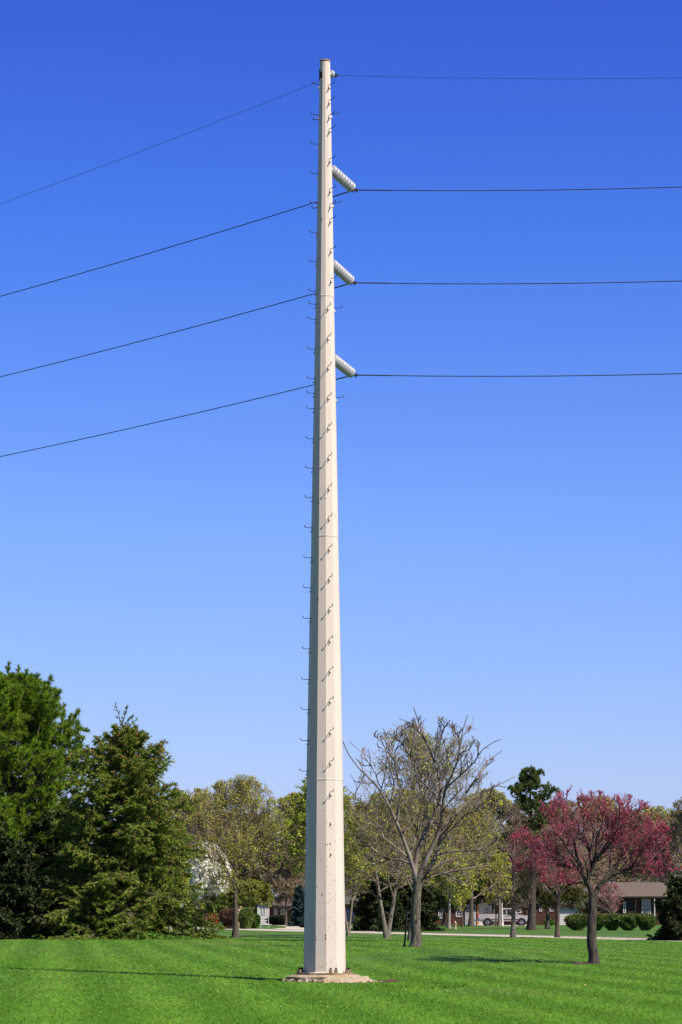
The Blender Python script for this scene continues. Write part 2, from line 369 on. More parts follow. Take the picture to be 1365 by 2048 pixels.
def pine(name, label, base, Y, top, halfw, needle, seed, n1=80, ntuft=9000, tl_=.24, tw=.035, prof=None, bottom=.12, rise=.45, leaders=0, group=None, bark=None, blades=9, trunk_r=.28):
    rng = np.random.default_rng(seed); b = W(base, HOR, Y); bx = b[0]; bz = float(ground_z(bx, Y)); H = W(base, top, Y)[2] - bz; R = halfw * Y / F
    T = thing(name, (bx, Y, bz), label, 'tree', group); bark = bark or M['bark_brown']
    z = np.linspace(0, H, 12); tl = np.stack([np.sin(z * .3) * .15, np.zeros(12), z], 1)[None]; tr = flare(trunk_r * np.linspace(1, .07, 12)[None])
    MB().tubes(tl, tr, 9).build('trunk', bark, T)
    u = (np.arange(n1) + rng.uniform(0, 1, n1)) / n1; s = bottom + (.97 - bottom) * u; hz = H * s; az = np.arange(n1) * 2.39996 + rng.normal(size=n1) * .3
    pf = prof or (lambda q: math.sqrt(max(0, 1 - q)) * (.65 + .35 * min(1, q * 4)))
    Ln = R * np.array([pf(q) for q in s]) * rng.uniform(.7, 1.1, n1); P = 8; q = np.linspace(0, 1, P)[None, :]
    ri = (rise * (.15 + s))[:, None] * q + rise * .9 * q ** 2.6 * (.35 + s)[:, None] - .22 * q * (1 - s)[:, None]
    ca, sa = np.cos(az)[:, None], np.sin(az)[:, None]; wob = np.cumsum(rng.normal(size=(n1, P)) * .035, 1) * Ln[:, None]
    pr = np.stack([Ln[:, None] * q * ca - wob * sa, Ln[:, None] * q * sa + wob * ca, hz[:, None] + Ln[:, None] * ri], -1)
    if leaders:
        ex = []
        for j in range(leaders):
            a = rng.uniform(0, 6.28); rr_ = R * rng.uniform(.1, .55); zz = H * rng.uniform(.68, .84); hh = H * rng.uniform(.90, 1.04) - zz; hh = hh * (1 - .6 * rr_ / R)
            e = np.linspace(0, 1, P); ex.append(np.stack([math.cos(a) * rr_ * (.4 + .6 * e ** .5), math.sin(a) * rr_ * (.4 + .6 * e ** .5), zz + hh * e], 1))
        pr = np.concatenate([pr, np.array(ex)]); Ln = np.concatenate([Ln, np.full(leaders, R * .22)])
    rad = np.maximum(Ln * .018, .02)[:, None] * np.linspace(1, .3, P)[None]
    S2, R2 = grow(pr, rad, 10, rng, .2, 1, (28, 58), .36, 5, None, .16, .1, .5, .012, plen=Ln, tshape=.6, lmin=.3)
    S3, R3 = grow(S2, R2, 4, rng, .3, 1, (25, 50), .5, 3, None, .15, .1, .6, .009, lmin=.2)
    MB().tubes(pr, rad, 6).tubes(S2, R2, 4).tubes(S3, R3, 3).build('branches', bark, T)
    allp = S3; n = ntuft; i = rng.integers(0, len(allp), n); t = rng.uniform(.4, 1, n) ** .6; p = sample(allp, i, t); tan = unit(allp[i, -1] - allp[i, 0])
    p = np.repeat(p, blades, 0); tan = np.repeat(tan, blades, 0); m = len(p); d = unit(tan * .9 + rng.normal(size=(m, 3)) * .55 + np.array([0, 0, .12]))
    ln = tl_ * rng.uniform(.6, 1.2, m); bb_ = unit(np.cross(d, rng.normal(size=(m, 3)))) * tw * .5
    v = np.stack([p - bb_, p + bb_, p + d * ln[:, None]], 1).reshape(-1, 3)
    MB().arr(v, np.arange(len(v)).reshape(-1, 3)).build('needles', needle, T)
    return T

def shrub(name, label, base, Y, top, left, right, leafm, seed, n=5000, ls=.10, cat='shrub', group=None, bark=None, boxy=2.6, narrow=.6):
    """dense leafy shrub, rounded box outline, narrower at its foot"""
    rng = np.random.default_rng(seed); bx = W((left + right) / 2, HOR, Y)[0]; bz = float(ground_z(bx, Y)); H = W(base, top, Y)[2] - bz; R = (right - left) / 2 * Y / F
    T = thing(name, (bx, Y, bz), label, cat, group)
    st = np.array([[[0, 0, 0], [math.cos(a) * R * .3, math.sin(a) * R * .3, H * .4], [math.cos(a) * R * .7, math.sin(a) * R * .7, H * .9]] for a in rng.uniform(0, 6.28, 14)])
    MB().tubes(st, np.tile(np.array([[.035, .02, .008]]), (14, 1)), 4).build('stems', bark or M['bark_brown'], T)
    d = unit(rng.normal(size=(n, 3))); rad = rng.uniform(.6, 1, n) ** .5; q = d / (np.abs(d) ** boxy).sum(1, keepdims=True) ** (1 / boxy) * rad[:, None]
    lump = 1 + .10 * np.cos(d @ (rng.normal(size=(3, 6)) * 4) + rng.uniform(0, 6, 6)).sum(1)
    zz = (q[:, 2] + 1) / 2; wf = narrow + (1 - narrow) * np.clip(zz * 1.6, 0, 1)
    p = np.stack([q[:, 0] * R * wf * lump, q[:, 1] * R * wf * lump, np.clip(zz * H * (.93 + .07 * lump), .03, None)], 1)
    a = unit(rng.normal(size=(n, 3)) * .8 + d); b_ = unit(np.cross(a, rng.normal(size=(n, 3)))); s_ = (ls * rng.uniform(.6, 1.3, n))[:, None]
    v = np.stack([p - b_ * s_ * .5, p + b_ * s_ * .5, p + a * s_ * 1.3], 1).reshape(-1, 3)
    MB().arr(v, np.arange(n * 3).reshape(-1, 3)).build('foliage', leafm, T)
    return T

# ================================================================== GROUND
def grid_ground():
    ys = np.unique(np.concatenate([np.arange(-60, 40, 20), np.arange(40, 170, 1.5), np.arange(170, 420, 10), np.geomspace(420, 5000, 14)]))
    xs = np.unique(np.concatenate([-np.geomspace(45, 2500, 12), np.arange(-42, 42.1, 1.5), np.geomspace(45, 2500, 12)]))
    X, Y = np.meshgrid(xs, ys); Z = ground_z(X, Y); v = np.stack([X, Y, Z], -1).reshape(-1, 3); nx = len(xs)
    i, j = np.meshgrid(np.arange(nx - 1), np.arange(len(ys) - 1)); a = (j * nx + i).ravel()
    return v, np.stack([a, a + 1, a + nx + 1, a + nx], 1)

def lawn_material(name, blades):
    m = bpy.data.materials.new(name); m.use_nodes = True; t = m.node_tree; b = t.nodes['Principled BSDF']; N = t.nodes.new; L = t.links.new
    b.inputs['Roughness'].default_value = .75; b.inputs['Specular IOR Level'].default_value = .25
    g = N('ShaderNodeNewGeometry')
    def noise(scale, st, lo, hi, det=3):
        mp = N('ShaderNodeMapping'); mp.inputs['Scale'].default_value = st; L(g.outputs['Position'], mp.inputs[0])
        n = N('ShaderNodeTexNoise'); n.inputs['Scale'].default_value = scale; n.inputs['Detail'].default_value = det; L(mp.outputs[0], n.inputs[0])
        r = N('ShaderNodeMapRange'); r.inputs[1].default_value = lo; r.inputs[2].default_value = hi; L(n.outputs[0], r.inputs[0]); return r.outputs[0]
    def mix(f, a, c, mode='MIX'):
        x = N('ShaderNodeMix'); x.data_type = 'RGBA'; x.blend_type = mode
        if isinstance(f, float): x.inputs['Factor'].default_value = f
        else: L(f, x.inputs['Factor'])
        for q, s_ in ((a, 'A'), (c, 'B')):
            if isinstance(q, tuple): x.inputs[s_].default_value = (*q, 1)
            else: L(q, x.inputs[s_])
        return x.outputs['Result']
    k = 1.0
    base = mix(noise(.5, (1, .35, 1), .35, .65), LAWN_A, LAWN_B)
    # mown swaths: bent grass, in wide curving lanes
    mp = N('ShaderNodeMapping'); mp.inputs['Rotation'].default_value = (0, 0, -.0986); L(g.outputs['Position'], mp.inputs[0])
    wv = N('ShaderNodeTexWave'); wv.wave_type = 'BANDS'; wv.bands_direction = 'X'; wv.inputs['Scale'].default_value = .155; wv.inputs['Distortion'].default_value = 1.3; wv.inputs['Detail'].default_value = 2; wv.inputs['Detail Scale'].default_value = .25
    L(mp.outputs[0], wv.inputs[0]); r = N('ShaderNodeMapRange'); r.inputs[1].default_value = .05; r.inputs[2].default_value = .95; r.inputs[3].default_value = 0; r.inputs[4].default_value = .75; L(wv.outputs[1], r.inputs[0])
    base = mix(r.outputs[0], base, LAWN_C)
    base = mix(noise(.09, (1, .5, 1), .56, .72), base, LAWN_D)       # drier patches
    base = mix(noise(3.5, (1, 1, 1), .60, .72), base, LAWN_E)        # darker tufts
    if blades:
        rr = N('ShaderNodeMapRange'); rr.inputs[3].default_value = .86; rr.inputs[4].default_value = 1.14; L(g.outputs['Random Per Island'], rr.inputs[0])
        vm_ = N('ShaderNodeVectorMath'); vm_.operation = 'SCALE'; L(base, vm_.inputs[0]); L(rr.outputs[0], vm_.inputs['Scale']); base = vm_.outputs[0]
        tr = N('ShaderNodeBsdfTranslucent'); L(base, tr.inputs[0]); ms = N('ShaderNodeMixShader'); ms.inputs[0].default_value = .35
        L(b.outputs[0], ms.inputs[1]); L(tr.outputs[0], ms.inputs[2]); L(ms.outputs[0], t.nodes['Material Output'].inputs[0])
    else:
        n = N('ShaderNodeTexNoise'); n.inputs['Scale'].default_value = 9; n.inputs['Detail'].default_value = 6; L(g.outputs['Position'], n.inputs[0])
        vm_ = N('ShaderNodeVectorMath'); vm_.operation = 'SCALE'; vm_.inputs['Scale'].default_value = .42; L(base, vm_.inputs[0]); base = vm_.outputs[0]
        bp = N('ShaderNodeBump'); bp.inputs['Strength'].default_value = .5; bp.inputs['Distance'].default_value = .05; L(n.outputs[0], bp.inputs['Height']); L(bp.outputs[0], b.inputs['Normal'])
    else_ = base
    L(base, b.inputs['Base Color']); return m
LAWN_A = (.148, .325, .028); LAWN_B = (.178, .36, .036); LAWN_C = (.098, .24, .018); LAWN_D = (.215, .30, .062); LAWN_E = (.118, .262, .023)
M['lawn'] = lawn_material('lawn', False); M['blade'] = lawn_material('grass_blade', True)
v, f = grid_ground(); gm = MB().arr(v, f, 0, True).build('lawn', M['lawn'], kind='structure')

def strip(pts, width, name, m, z=.012, kind='structure'):
    p = np.array(pts, float); t = np.gradient(p, axis=0); t /= np.linalg.norm(t, axis=1, keepdims=True); n = np.stack([-t[:, 1], t[:, 0]], 1)
    wd = np.broadcast_to(width, (len(p),))[:, None]; a = p + n * wd / 2; b = p - n * wd / 2
    vv = [(q[0], q[1], float(ground_z(q[0], q[1])) + z) for q in np.concatenate([a, b])]; k = len(p)
    return MB().arr(vv, [(i, i + 1, k + i + 1, k + i) for i in range(k - 1)][::1]).build(name, m, kind=kind)
M['concrete'] = mat('concrete_paving', (.47, .42, .35), .85, (.40, .355, .29), 1.5, bump=.2, bscale=14)
M['kerb'] = mat('kerb_concrete', (.60, .55, .47), .85, (.5, .46, .4), 2)
road = [G(px, py)[:2] for px, py in [(-60, 1849), (120, 1851.5), (345, 1855), (480, 1858.5), (600, 1862), (720, 1865), (850, 1868), (985, 1871.2), (1120, 1874.5), (1220, 1877.2), (1320, 1880), (1420, 1882.6), (1560, 1887)]]
strip(road, 4.6, 'street', M['concrete'])
rp = np.array(road); t_ = np.gradient(rp, axis=0); t_ /= np.linalg.norm(t_, axis=1, keepdims=True); nn = np.stack([-t_[:, 1], t_[:, 0]], 1)
if nn[5, 1] < 0: nn = -nn
kb = rp + nn * 2.38
for nm, z0, side in (('kerb', .04, 1),):
    k = len(kb); a = kb; b2 = kb + nn * .18
    vv = [(q[0], q[1], z) for z in (0, z0) for arr_ in (a, b2) for q in arr_]
    fs = []
    for i in range(k - 1):
        fs += [(i, i + 1, 2 * k + i + 1, 2 * k + i), (2 * k + i, 2 * k + i + 1, 3 * k + i + 1, 3 * k + i), (3 * k + i, 3 * k + i + 1, k + i + 1, k + i)]
    MB().arr(vv, fs).build(nm, M['kerb'], kind='structure')

def patch(name, px, m, z=.02):
    vv = [G(a, b) for a, b in px]; vv = [(q[0], q[1], q[2] + z) for q in vv]
    return MB().arr(vv, [tuple(range(len(vv)))[::-1]]).build(name, m, kind='structure')
patch('driveway', [(560, 1860), (612, 1863.4), (640, 1864), (640, 1853), (612, 1849.6), (520, 1847.6), (530, 1850), (575, 1853), (570, 1856.5), (548, 1857)], M['concrete'])
patch('driveway', [(640, 1862.5), (700, 1865), (735, 1866.5), (762, 1861.3), (725, 1861), (690, 1861.5)], M['concrete'])
patch('driveway', [(600, 1855.5), (750, 1855.5), (752, 1853), (650, 1852.6), (600, 1853)], M['concrete'])
patch('driveway', [(940, 1852.6), (1062, 1852.6), (1062, 1849.4), (940, 1849.4)], M['concrete'])

def grass_blades():
    rng = np.random.default_rng(5); n = 380000; PX_ = -.41
    py = HOR + (2080 - HOR) * rng.uniform((1874 - HOR) / (2080 - HOR), 1, n); px = rng.uniform(-130, 1495, n)
    D = CAMZ * F / (py - HOR) * (1 / 1.0); x = (px - 682.5) / F * D + rng.normal(size=n) * .05; y = D + rng.normal(size=n) * .05
    # none under the footing
    ok = ((x + .42) / 1.35) ** 2 + ((y - 72.5) / 1.2) ** 2 > 1
    x, y, D = x[ok], y[ok], D[ok]; n = len(x); z = ground_z(x, y)
    near = np.clip((np.hypot(x - PX_, (y - 72.5)) - 1.15) / 1.2, .25, 1)
    h = near * rng.uniform(.018, .042, n) * (1 + .35 * (np.sin(x * 2.1 + np.sin(y * .7) * 2) > .93)); wd = .0075 * D / 45 * rng.uniform(.8, 1.4, n)
    a = rng.uniform(0, PI, n); dx, dy = np.cos(a) * wd, np.sin(a) * wd
    lx = rng.normal(size=n) * 1.3 * h; ly = rng.normal(size=n) * 1.3 * h
    v = np.stack([np.stack([x - dx, y - dy, z], 1), np.stack([x + dx, y + dy, z], 1), np.stack([x + lx, y + ly, z + h], 1)], 1).reshape(-1, 3)
    MB().arr(v, np.arange(n * 3).reshape(-1, 3)).build('mown_grass', M['blade'], kind='stuff', label='short mown green grass covering the lawn', category='grass')
grass_blades()
def tufts(name, label, cx, cy, rx, ry, n, hmin, hmax, m, seed, wd=.012, cat='grass', lean=.35, minr=0):
    rng = np.random.default_rng(seed); a = rng.uniform(0, 6.28, n); r = np.sqrt(rng.uniform(minr, 1, n)); x = cx + np.cos(a) * r * rx; y = cy + np.sin(a) * r * ry; z = ground_z(x, y)
    h = rng.uniform(hmin, hmax, n); b = rng.uniform(0, PI, n); dx, dy = np.cos(b) * wd, np.sin(b) * wd; lx, ly = rng.normal(size=n) * lean * h, rng.normal(size=n) * lean * h
    v = np.stack([np.stack([x - dx, y - dy, z], 1), np.stack([x + dx, y + dy, z], 1), np.stack([x + lx, y + ly, z + h], 1)], 1).reshape(-1, 3)
    return MB().arr(v, np.arange(n * 3).reshape(-1, 3)).build(name, m, kind='stuff', label=label, category=cat)

# ================================================================== POLE
D0 = 72.5; base_p = W(649.7, 1945, D0); PX, PZ = base_p[0], base_p[2]
def zpix(py): return W(649, py, D0)[2] - PZ
def rpix(py): # measured half widths
    return np.interp(py, [122, 595, 1075, 1561, 1945], [10.3, 18.2, 26.6, 35.7, 41.6]) * D0 / F
pole = thing('utility_pole', (PX, D0, PZ), 'tall tapered cream painted steel power pole with step bolts, bolted to a concrete footing', 'utility pole')
M['paint'] = mat('cream_paint', (.60, .51, .425), .5, (.565, .48, .405), 1.2, spec=.12, stretch=(2, 2, .5), bump=.05, bscale=60, speck=[(7, .745, (.22, .10, .04)), (24, .725, (.17, .075, .03)), (3.1, .79, (.50, .38, .26))])
M['paint_plain'] = mat('cream_paint_trim', (.62, .55, .48), .5, spec=.12)
M['rust'] = mat('rusty_steel', (.16, .075, .04), .8, (.28, .13, .05), 22, bump=.3)
M['rust_dark'] = mat('dark_rust', (.026, .021, .018), .8, (.06, .035, .022), 22)
M['nut'] = mat('weathered_nut', (.30, .24, .16), .75, (.20, .12, .07), 12)
PH = PI / 2 * 0 + math.radians(-90 + 5)
cuts = [122, 595, 1075, 1561, 1945]
def ring_r(py): return float(rpix(py)) / math.cos(PI / 12) * .985
for i in range(4):
    y0, y1 = cuts[i], cuts[i + 1]; sl_ = .005 if i < 3 else 0
    pys = np.linspace(y1, y0, 6); prof = []
    for q, yy in enumerate(pys):
        extra = sl_ * (1 - q / 5)         # the upper section sleeves over the lower one
        prof.append((ring_r(yy) + extra, zpix(yy)))
    MB().lathe(prof, n=12, phase=PH, smooth=False).build('pole_section', M['paint'], pole)
    if i < 3: MB().lathe([(ring_r(y1) + .0035, zpix(y1) - .003), (ring_r(y1) + .009, zpix(y1) + .004), (ring_r(y1) + .009, zpix(y1) + .020), (ring_r(y1) + .003, zpix(y1) + .026)], n=12, phase=PH, smooth=False).build('seam_band', M['paint_plain'], pole)
zt = zpix(122); MB().lathe([(.132, zt - .03), (.139, zt - .025), (.139, zt + .006), (.13, zt + .02), (0.0, zt + .03)], n=24).build('top_cap', M['nut'], pole)
for az_, h_, dz_ in ((-70, .26, 0), (-40, .15, -.03)):
    ap = ring_r(152) * math.cos(PI / 12) + .011; o_ = MB().box((0, 0, 0), (.06, .008, h_)).build('rust_patch', M['rust_dark'], pole); a_ = math.radians(az_)
    o_.location = (math.sin(a_) * ap, -math.cos(a_) * ap, zpix(150) + dz_); o_.rotation_euler = (0, 0, a_)

def bolt_mesh():
    mb = MB(); p = np.array([[0, 0, 0], [0, -.06, 0], [0, -.125, .002], [0, -.155, .010], [0, -.168, .03], [0, -.170, .062]])
    mb.tubes(p[None], np.array([[.0085] * 5 + [.010]]), 6, caps=True); return mb
bolt0 = bolt_mesh().build('step_bolt', M['rust_dark'], pole); bolt_me = bolt0.data
clip0 = MB().box((0, -.012, -.075), (.03, .024, .055)).lathe([(.014, 0), (.014, .03)], c=(0, -.045, -.098), n=6, axis=(0, 1, 0), smooth=False).build('bolt_clip', M['paint_plain'], pole); clip_me = clip0.data
nutp = MB().lathe([(.013, 0), (.013, .03)], c=(0, -.05, -.1), n=6, axis=(0, 1, 0), smooth=False).build('clip_nut', M['rust_dark'], pole); nut_me = nutp.data
for o_ in (bolt0, clip0, nutp): bpy.data.objects.remove(o_)
def place_bolt(py, az, with_bolt=True, s=1.0):
    a = math.radians(az); r = float(rpix(py)) * math.cos(((math.radians(az) - PH + PI / 12 + PI / 2) % (PI / 6)) - PI / 12) ** 0 - .004
    loc = (math.sin(a) * r, -math.cos(a) * r, zpix(py)); rot = (0, 0, a)
    hold = None
    if with_bolt: hold = link('step_bolt', bolt_me, pole); hold.location = loc; hold.rotation_euler = rot; hold.scale = (s, s * 1.28, s)
    if hold is None: c_ = link('bolt_clip', clip_me, pole); c_.location = loc; c_.rotation_euler = rot
    else: c_ = link('bolt_clip', clip_me, hold)
    link('clip_nut', nut_me, c_)
for py in [170, 231, 290, 349, 408, 467, 525, 584, 610, 640, 700, 759, 788, 819, 879, 938, 997, 1057, 1117, 1177, 1238, 1299, 1360, 1420, 1482, 1543, 1605]: place_bolt(py, -70)
for py in [1672, 1703]: place_bolt(py, -70, False)
for py in [172, 203, 232, 260, 320, 380, 411, 440, 500, 560]: place_bolt(py, 42)
for py in [616, 676, 735, 795, 855, 915, 976, 1036, 1097, 1157, 1217, 1279, 1340, 1400, 1462, 1523, 1585]: place_bolt(py, 20)
for py in [1641, 1702]: place_bolt(py, 20, False)
for py in [227, 405, 615, 794]: place_bolt(py, 98)
for py in [236, 413]: place_bolt(py, -125)

# small rust chips where the paint has failed, thickest low down
def chip(mb, px, py, r, rng):
    dx = (px - 649.7) * D0 / F
    for azc in (-70, -40, -10, 20, 50, 80):
        ap = ring_r(py) * math.cos(PI / 12); a = math.radians(azc); s_ = (dx - math.sin(a) * ap) / math.cos(a)
        if abs(s_) <= ap * math.tan(PI / 12):
            z = zpix(py); nv = np.array([math.sin(a), -math.cos(a), 0]); tv = np.array([math.cos(a), math.sin(a), 0]); c = nv * (ap + .008 * (py < 1560) + .003) + tv * s_ + np.array([0, 0, z]); k = 7
            ring = [c + tv * math.cos(2 * PI * q / k) * r * rng.uniform(.5, 1.2) + np.array([0, 0, 1]) * math.sin(2 * PI * q / k) * r * rng.uniform(.6, 1.9) for q in range(k)]
            mb.arr([c] + ring, [(0, 1 + q, 1 + (q + 1) % k) for q in range(k)]); return
rng = np.random.default_rng(77); cm = MB(); cm2 = MB()
for px, py, r in [(636, 1200, .022), (636, 1206, .016), (624, 1210, .012), (636, 1222, .010), (636, 1228, .010), (655, 1690, .016), (661, 1689, .020), (634, 1774, .02), (632, 1872, .022), (633, 1879, .016), (652, 1870, .022), (652, 1877, .02), (645, 1790, .02), (667, 1397, .012), (670, 1404, .010), (651, 1000, .011), (636, 1010, .014), (636, 1020, .012), (637, 520, .014), (632, 695, .012), (637, 697, .010), (661, 1800, .014), (657, 1805, .014), (671, 1801, .010), (649, 1836, .012), (660, 1787, .012)]: chip(cm, px, py, r, rng)
for q in range(95):
    py = 1945 - 330 * rng.uniform() ** 1.3 - 5; chip(cm, rng.uniform(634, 684), py, rng.uniform(.004, .011), rng)
for q in range(35): chip(cm, rng.uniform(615, 680), rng.uniform(200, 1650), rng.uniform(.004, .008), rng)
cm.build('rust_flecks', M['rust'], pole, kind='stuff')

# base plate, anchor bolts
MB().lathe([(.74, -.045), (.74, 0)], n=8, phase=math.radians(22.5 - 8), smooth=False).build('base_plate', M['nut'], pole)
MB().lathe([(rpix(1945) + .03, 0), (rpix(1945) + .012, .025)], n=12, phase=PH, smooth=False).build('weld_collar', M['paint_plain'], pole)
anchor = MB().lathe([(.047, 0), (.047, .075)], n=6, smooth=False, mi=0).lathe([(.055, 0), (.055, .012)], n=12, mi=0).lathe([(.026, .07), (.026, .125)], n=8, mi=1).build('anchor_bolt', [M['nut'], M['rust_dark']], pole)
am = anchor.data; bpy.data.objects.remove(anchor)
for az in [-88, -72, -55 - 60, 14, 27, 62, 76, 110, 150, 165, 200, 215]:
    a = math.radians(az); o_ = link('anchor_bolt', am, pole); o_.location = (math.sin(a) * .63, -math.cos(a) * .63, 0.0)

# broken concrete footing
def footing():
    rng = np.random.default_rng(3); n = 72; vs = []; gx, gy = PX, D0
    prof = [(.66, 0), (.80, -.004), (.94, -.055), (1.04, -.115), (1.12, -.16), (1.17, -.26), (1.12, -.42)]
    for j, (r, z) in enumerate(prof):
        for k in range(n):
            a = 2 * PI * k / n; right = max(0, math.cos(a + .35)); rr = r
            octo = 1 / max(abs(math.cos((a % (PI / 4)) - PI / 8)), .9) * .955 if j < 3 else 1
            if j >= 3: rr = r * (1 + .04 * math.sin(5 * a) + .05 * rng.normal() * (j >= 4)) * (.86 + .27 * right)
            zz = z + (rng.normal() * .018 if j >= 3 else 0) - (.06 * right if j >= 4 else 0)
            vs.append((math.cos(a) * rr * octo, math.sin(a) * rr * octo, zz - .045))
    fs = [(i * n + (k + 1) % n, i * n + k, (i + 1) * n + k, (i + 1) * n + (k + 1) % n) for i in range(len(prof) - 1) for k in range(n)]
    mb = MB().arr(vs, [f_[::-1] for f_ in fs]); mb.arr(vs[:n] + [(0, 0, -.045)], [(k, (k + 1) % n, n) for k in range(n)])
    return mb
M['footing'] = mat('old_concrete', (.29, .22, .13), .9, (.38, .32, .235), 2.2, bump=.7, bscale=16, speck=[(7, .66, (.20, .16, .10)), (14, .70, (.6, .57, .5))])
M['rubble'] = mat('broken_concrete', (.42, .36, .27), .95, (.22, .17, .11), 8, bump=1, bscale=18)
M['soil'] = mat('bare_soil', (.055, .035, .02), .95, (.10, .065, .04), 5, bump=1, bscale=9)
foot = thing('concrete_footing', (PX, D0, PZ), 'low tan concrete footing with a crumbling edge under the steel pole', 'footing')
footing().build('footing_block', M['footing'], foot)
rng = np.random.default_rng(11)
for q in range(46):     # chunks broken off along the front and right edge
    az = rng.uniform(-75, 75) if q < 30 else rng.uniform(30, 100); a = math.radians(az); r = rng.uniform(1.02, 1.12) if q < 30 else rng.uniform(1.15, 1.55)
    s_ = rng.uniform(.018, .05); vs = np.array([(i, j, k) for k in (-1, 1) for j in (-1, 1) for i in (-1, 1)], float) * s_ * rng.uniform(.5, 1.2, (8, 3))
    x, y = math.sin(a) * r, -math.cos(a) * r; z = (float(ground_z(PX + x, D0 + y)) - PZ) + s_ * .5 + (rng.uniform(0, .03) if q < 30 else 0)
    MB().arr(vs, [(0, 2, 3, 1), (4, 5, 7, 6), (0, 1, 5, 4), (2, 6, 7, 3), (0, 4, 6, 2), (1, 3, 7, 5)]).build('concrete_chunk', M['rubble'], foot).location = (x, y, z)
def blob(name, cx, cy, rx, ry, m, seed, z=.03, **kw):
    rg = np.random.default_rng(seed); n = 40; vs = [(cx, cy, float(ground_z(cx, cy)) + z)]
    for ring_, hz in ((.6, z), (1.0, -.01)):
        for k in range(n):
            a = 2 * PI * k / n; r = ring_ * (1 + .14 * math.sin(3 * a + seed) + .08 * rg.normal()); x, y = cx + math.cos(a) * rx * r, cy + math.sin(a) * ry * r; vs.append((x, y, float(ground_z(x, y)) + hz + .015 * rg.normal()))
    fs = [(0, 1 + k, 1 + (k + 1) % n) for k in range(n)]; mb = MB(); mb.arr(vs, fs); mb.arr(vs, [(1 + k, 1 + n + k, 1 + n + (k + 1) % n, 1 + (k + 1) % n) for k in range(n)])
    return mb.build(name, m, **kw)
blob('bare_soil', PX + 1.5, D0 + .3, .6, 1.9, M['soil'], 4, .022, kind='structure')
tufts('long_grass', 'longer untrimmed grass fringing the concrete footing', PX + .0, D0 - .1, 1.5, 1.7, 3800, .02, .055, M['blade'], 8, .010, minr=.66)
tufts('weed_patch', 'patch of coarse taller grass right of the footing', *(G(845, 1974)[:2]), 1.05, 1.6, 5000, .05, .13, M['blade'], 9, .012)

# ================================================================== INSULATORS AND WIRES
M['glass'] = mat('porcelain', (.37, .375, .385), .22, spec=.7)
M['porc_tan'] = mat('tan_metal', (.36, .27, .12), .6)
M['hardware'] = mat('dark_hardware', (.06, .055, .05), .5, metal=.6)
M['wire'] = mat('wire', (.045, .045, .05), .55, metal=.4)
disc_prof = [(0.0, -.075), (.030, -.072), (.036, -.045), (.045, -.038), (.078, -.034), (.105, -.020), (.120, .002), (.119, .014), (.100, .020), (.07, .012), (.06, .034), (.035, .025), (.02, .05), (0.0, .052)]
def insulator(py0, end_px, end_py, n, scale, label):
    A = W(649.5, py0, D0); az = math.radians(150); r = float(rpix(py0)) * .9; A = A + np.array([math.sin(az) * r, -math.cos(az) * r, 0])
    E_ = W(end_px, end_py, D0 + 1.15 if n > 1 else D0 + .45)
    T = thing('insulator_string' if n > 1 else 'insulator', tuple(A), label, 'insulator', 'insulators hanging from the power pole'); d = Vector(E_ - A); L_ = d.length; ax = d.normalized()
    body = MB(); body.bar((0, 0, 0), tuple(ax * .17), .02, mi=0); body.build('bracket', M['porc_tan'], T)
    st = .16; span = (L_ - st - .10)
    for k in range(n):
        c_ = ax * (st + span * (k + .5) / n); o_ = MB().lathe([(a_ * scale, -b_ * 1.0) for a_, b_ in disc_prof], n=20, axis=tuple(-ax)).build('porcelain_disc' , M['glass'], T); o_.location = c_
    cl = MB(); cl.bar(tuple(ax * (L_ - .14)), tuple(ax * L_), .016); cl.box(tuple(ax * L_), (.20, .05, .06)); cl.bar(tuple(ax * L_ + Vector((-.05, 0, -.07))), tuple(ax * L_ + Vector((-.05, 0, .03))), .018); cl.bar(tuple(ax * L_ + Vector((.05, 0, -.07))), tuple(ax * L_ + Vector((.05, 0, .03))), .018)
    cl.build('wire_clamp', M['hardware'], T)
    return E_
specs = [(143, 668, 150.5, 1, 'single tan and white insulator just below the pole cap'),
         (329, 709, 380, 8, 'topmost of the three long grey disc insulator strings'),
         (518, 706, 565.5, 8, 'middle one of the three long grey disc insulator strings'),
         (708, 708, 750, 8, 'lowest of the three long grey disc insulator strings')]
wspecs = [(408, 156, .0055, 'thin shield wire at the very top of the pole'), (593, 374, .0125, 'upper black power wire held by the topmost insulator string'),
          (754, 562, .0125, 'middle black power wire held by the middle insulator string'), (913.5, 747.3, .0125, 'lower black power wire held by the lowest insulator string')]
for i, ((py0, ex, ey, n, lab), (yl, yr, wr, wl)) in enumerate(zip(specs, wspecs)):
    E_ = insulator(py0, ex, ey, n, 1.14 if n > 1 else .9, lab)
    YL = E_[1] + 10.6; PL = W(0, yl, YL); YR = E_[1] - .8; PR = W(1365, yr, YR)
    def extend(A, B, k): return A + (B - A) * k
    T = thing('power_wire' if i else 'shield_wire', tuple(E_), wl, 'wire', 'overhead wires'); pts = []
    for (Bp, kk) in ((PL, 1), (PR, 1)):
        s_ = []; hor = Bp - E_; sag = .004 * np.linalg.norm(hor[:2]) if kk else 0
        s_ = [E_ * 0 + (hor * u - np.array([0, 0, 1]) * (4 * .05 * u * (1 - u) if u <= 1 else 4 * .05 * u * (1 - u))) for u in np.linspace(0, 2.6, 14)]
        pts.append(np.array(s_))
    line = np.concatenate([pts[0][::-1], pts[1][1:]])
    MB().tubes(line[None], np.full((1, len(line)), wr), 6).build('conductor', M['wire'], T)
    if i:
        for P_, lr in ((pts[0], .9), (pts[1], .95)):
            d = P_[1] - P_[0]; d = d / np.linalg.norm(d); MB().bar((0, 0, 0), tuple(d * lr), wr * 1.35).build('armour_rod', M['wire'], T)

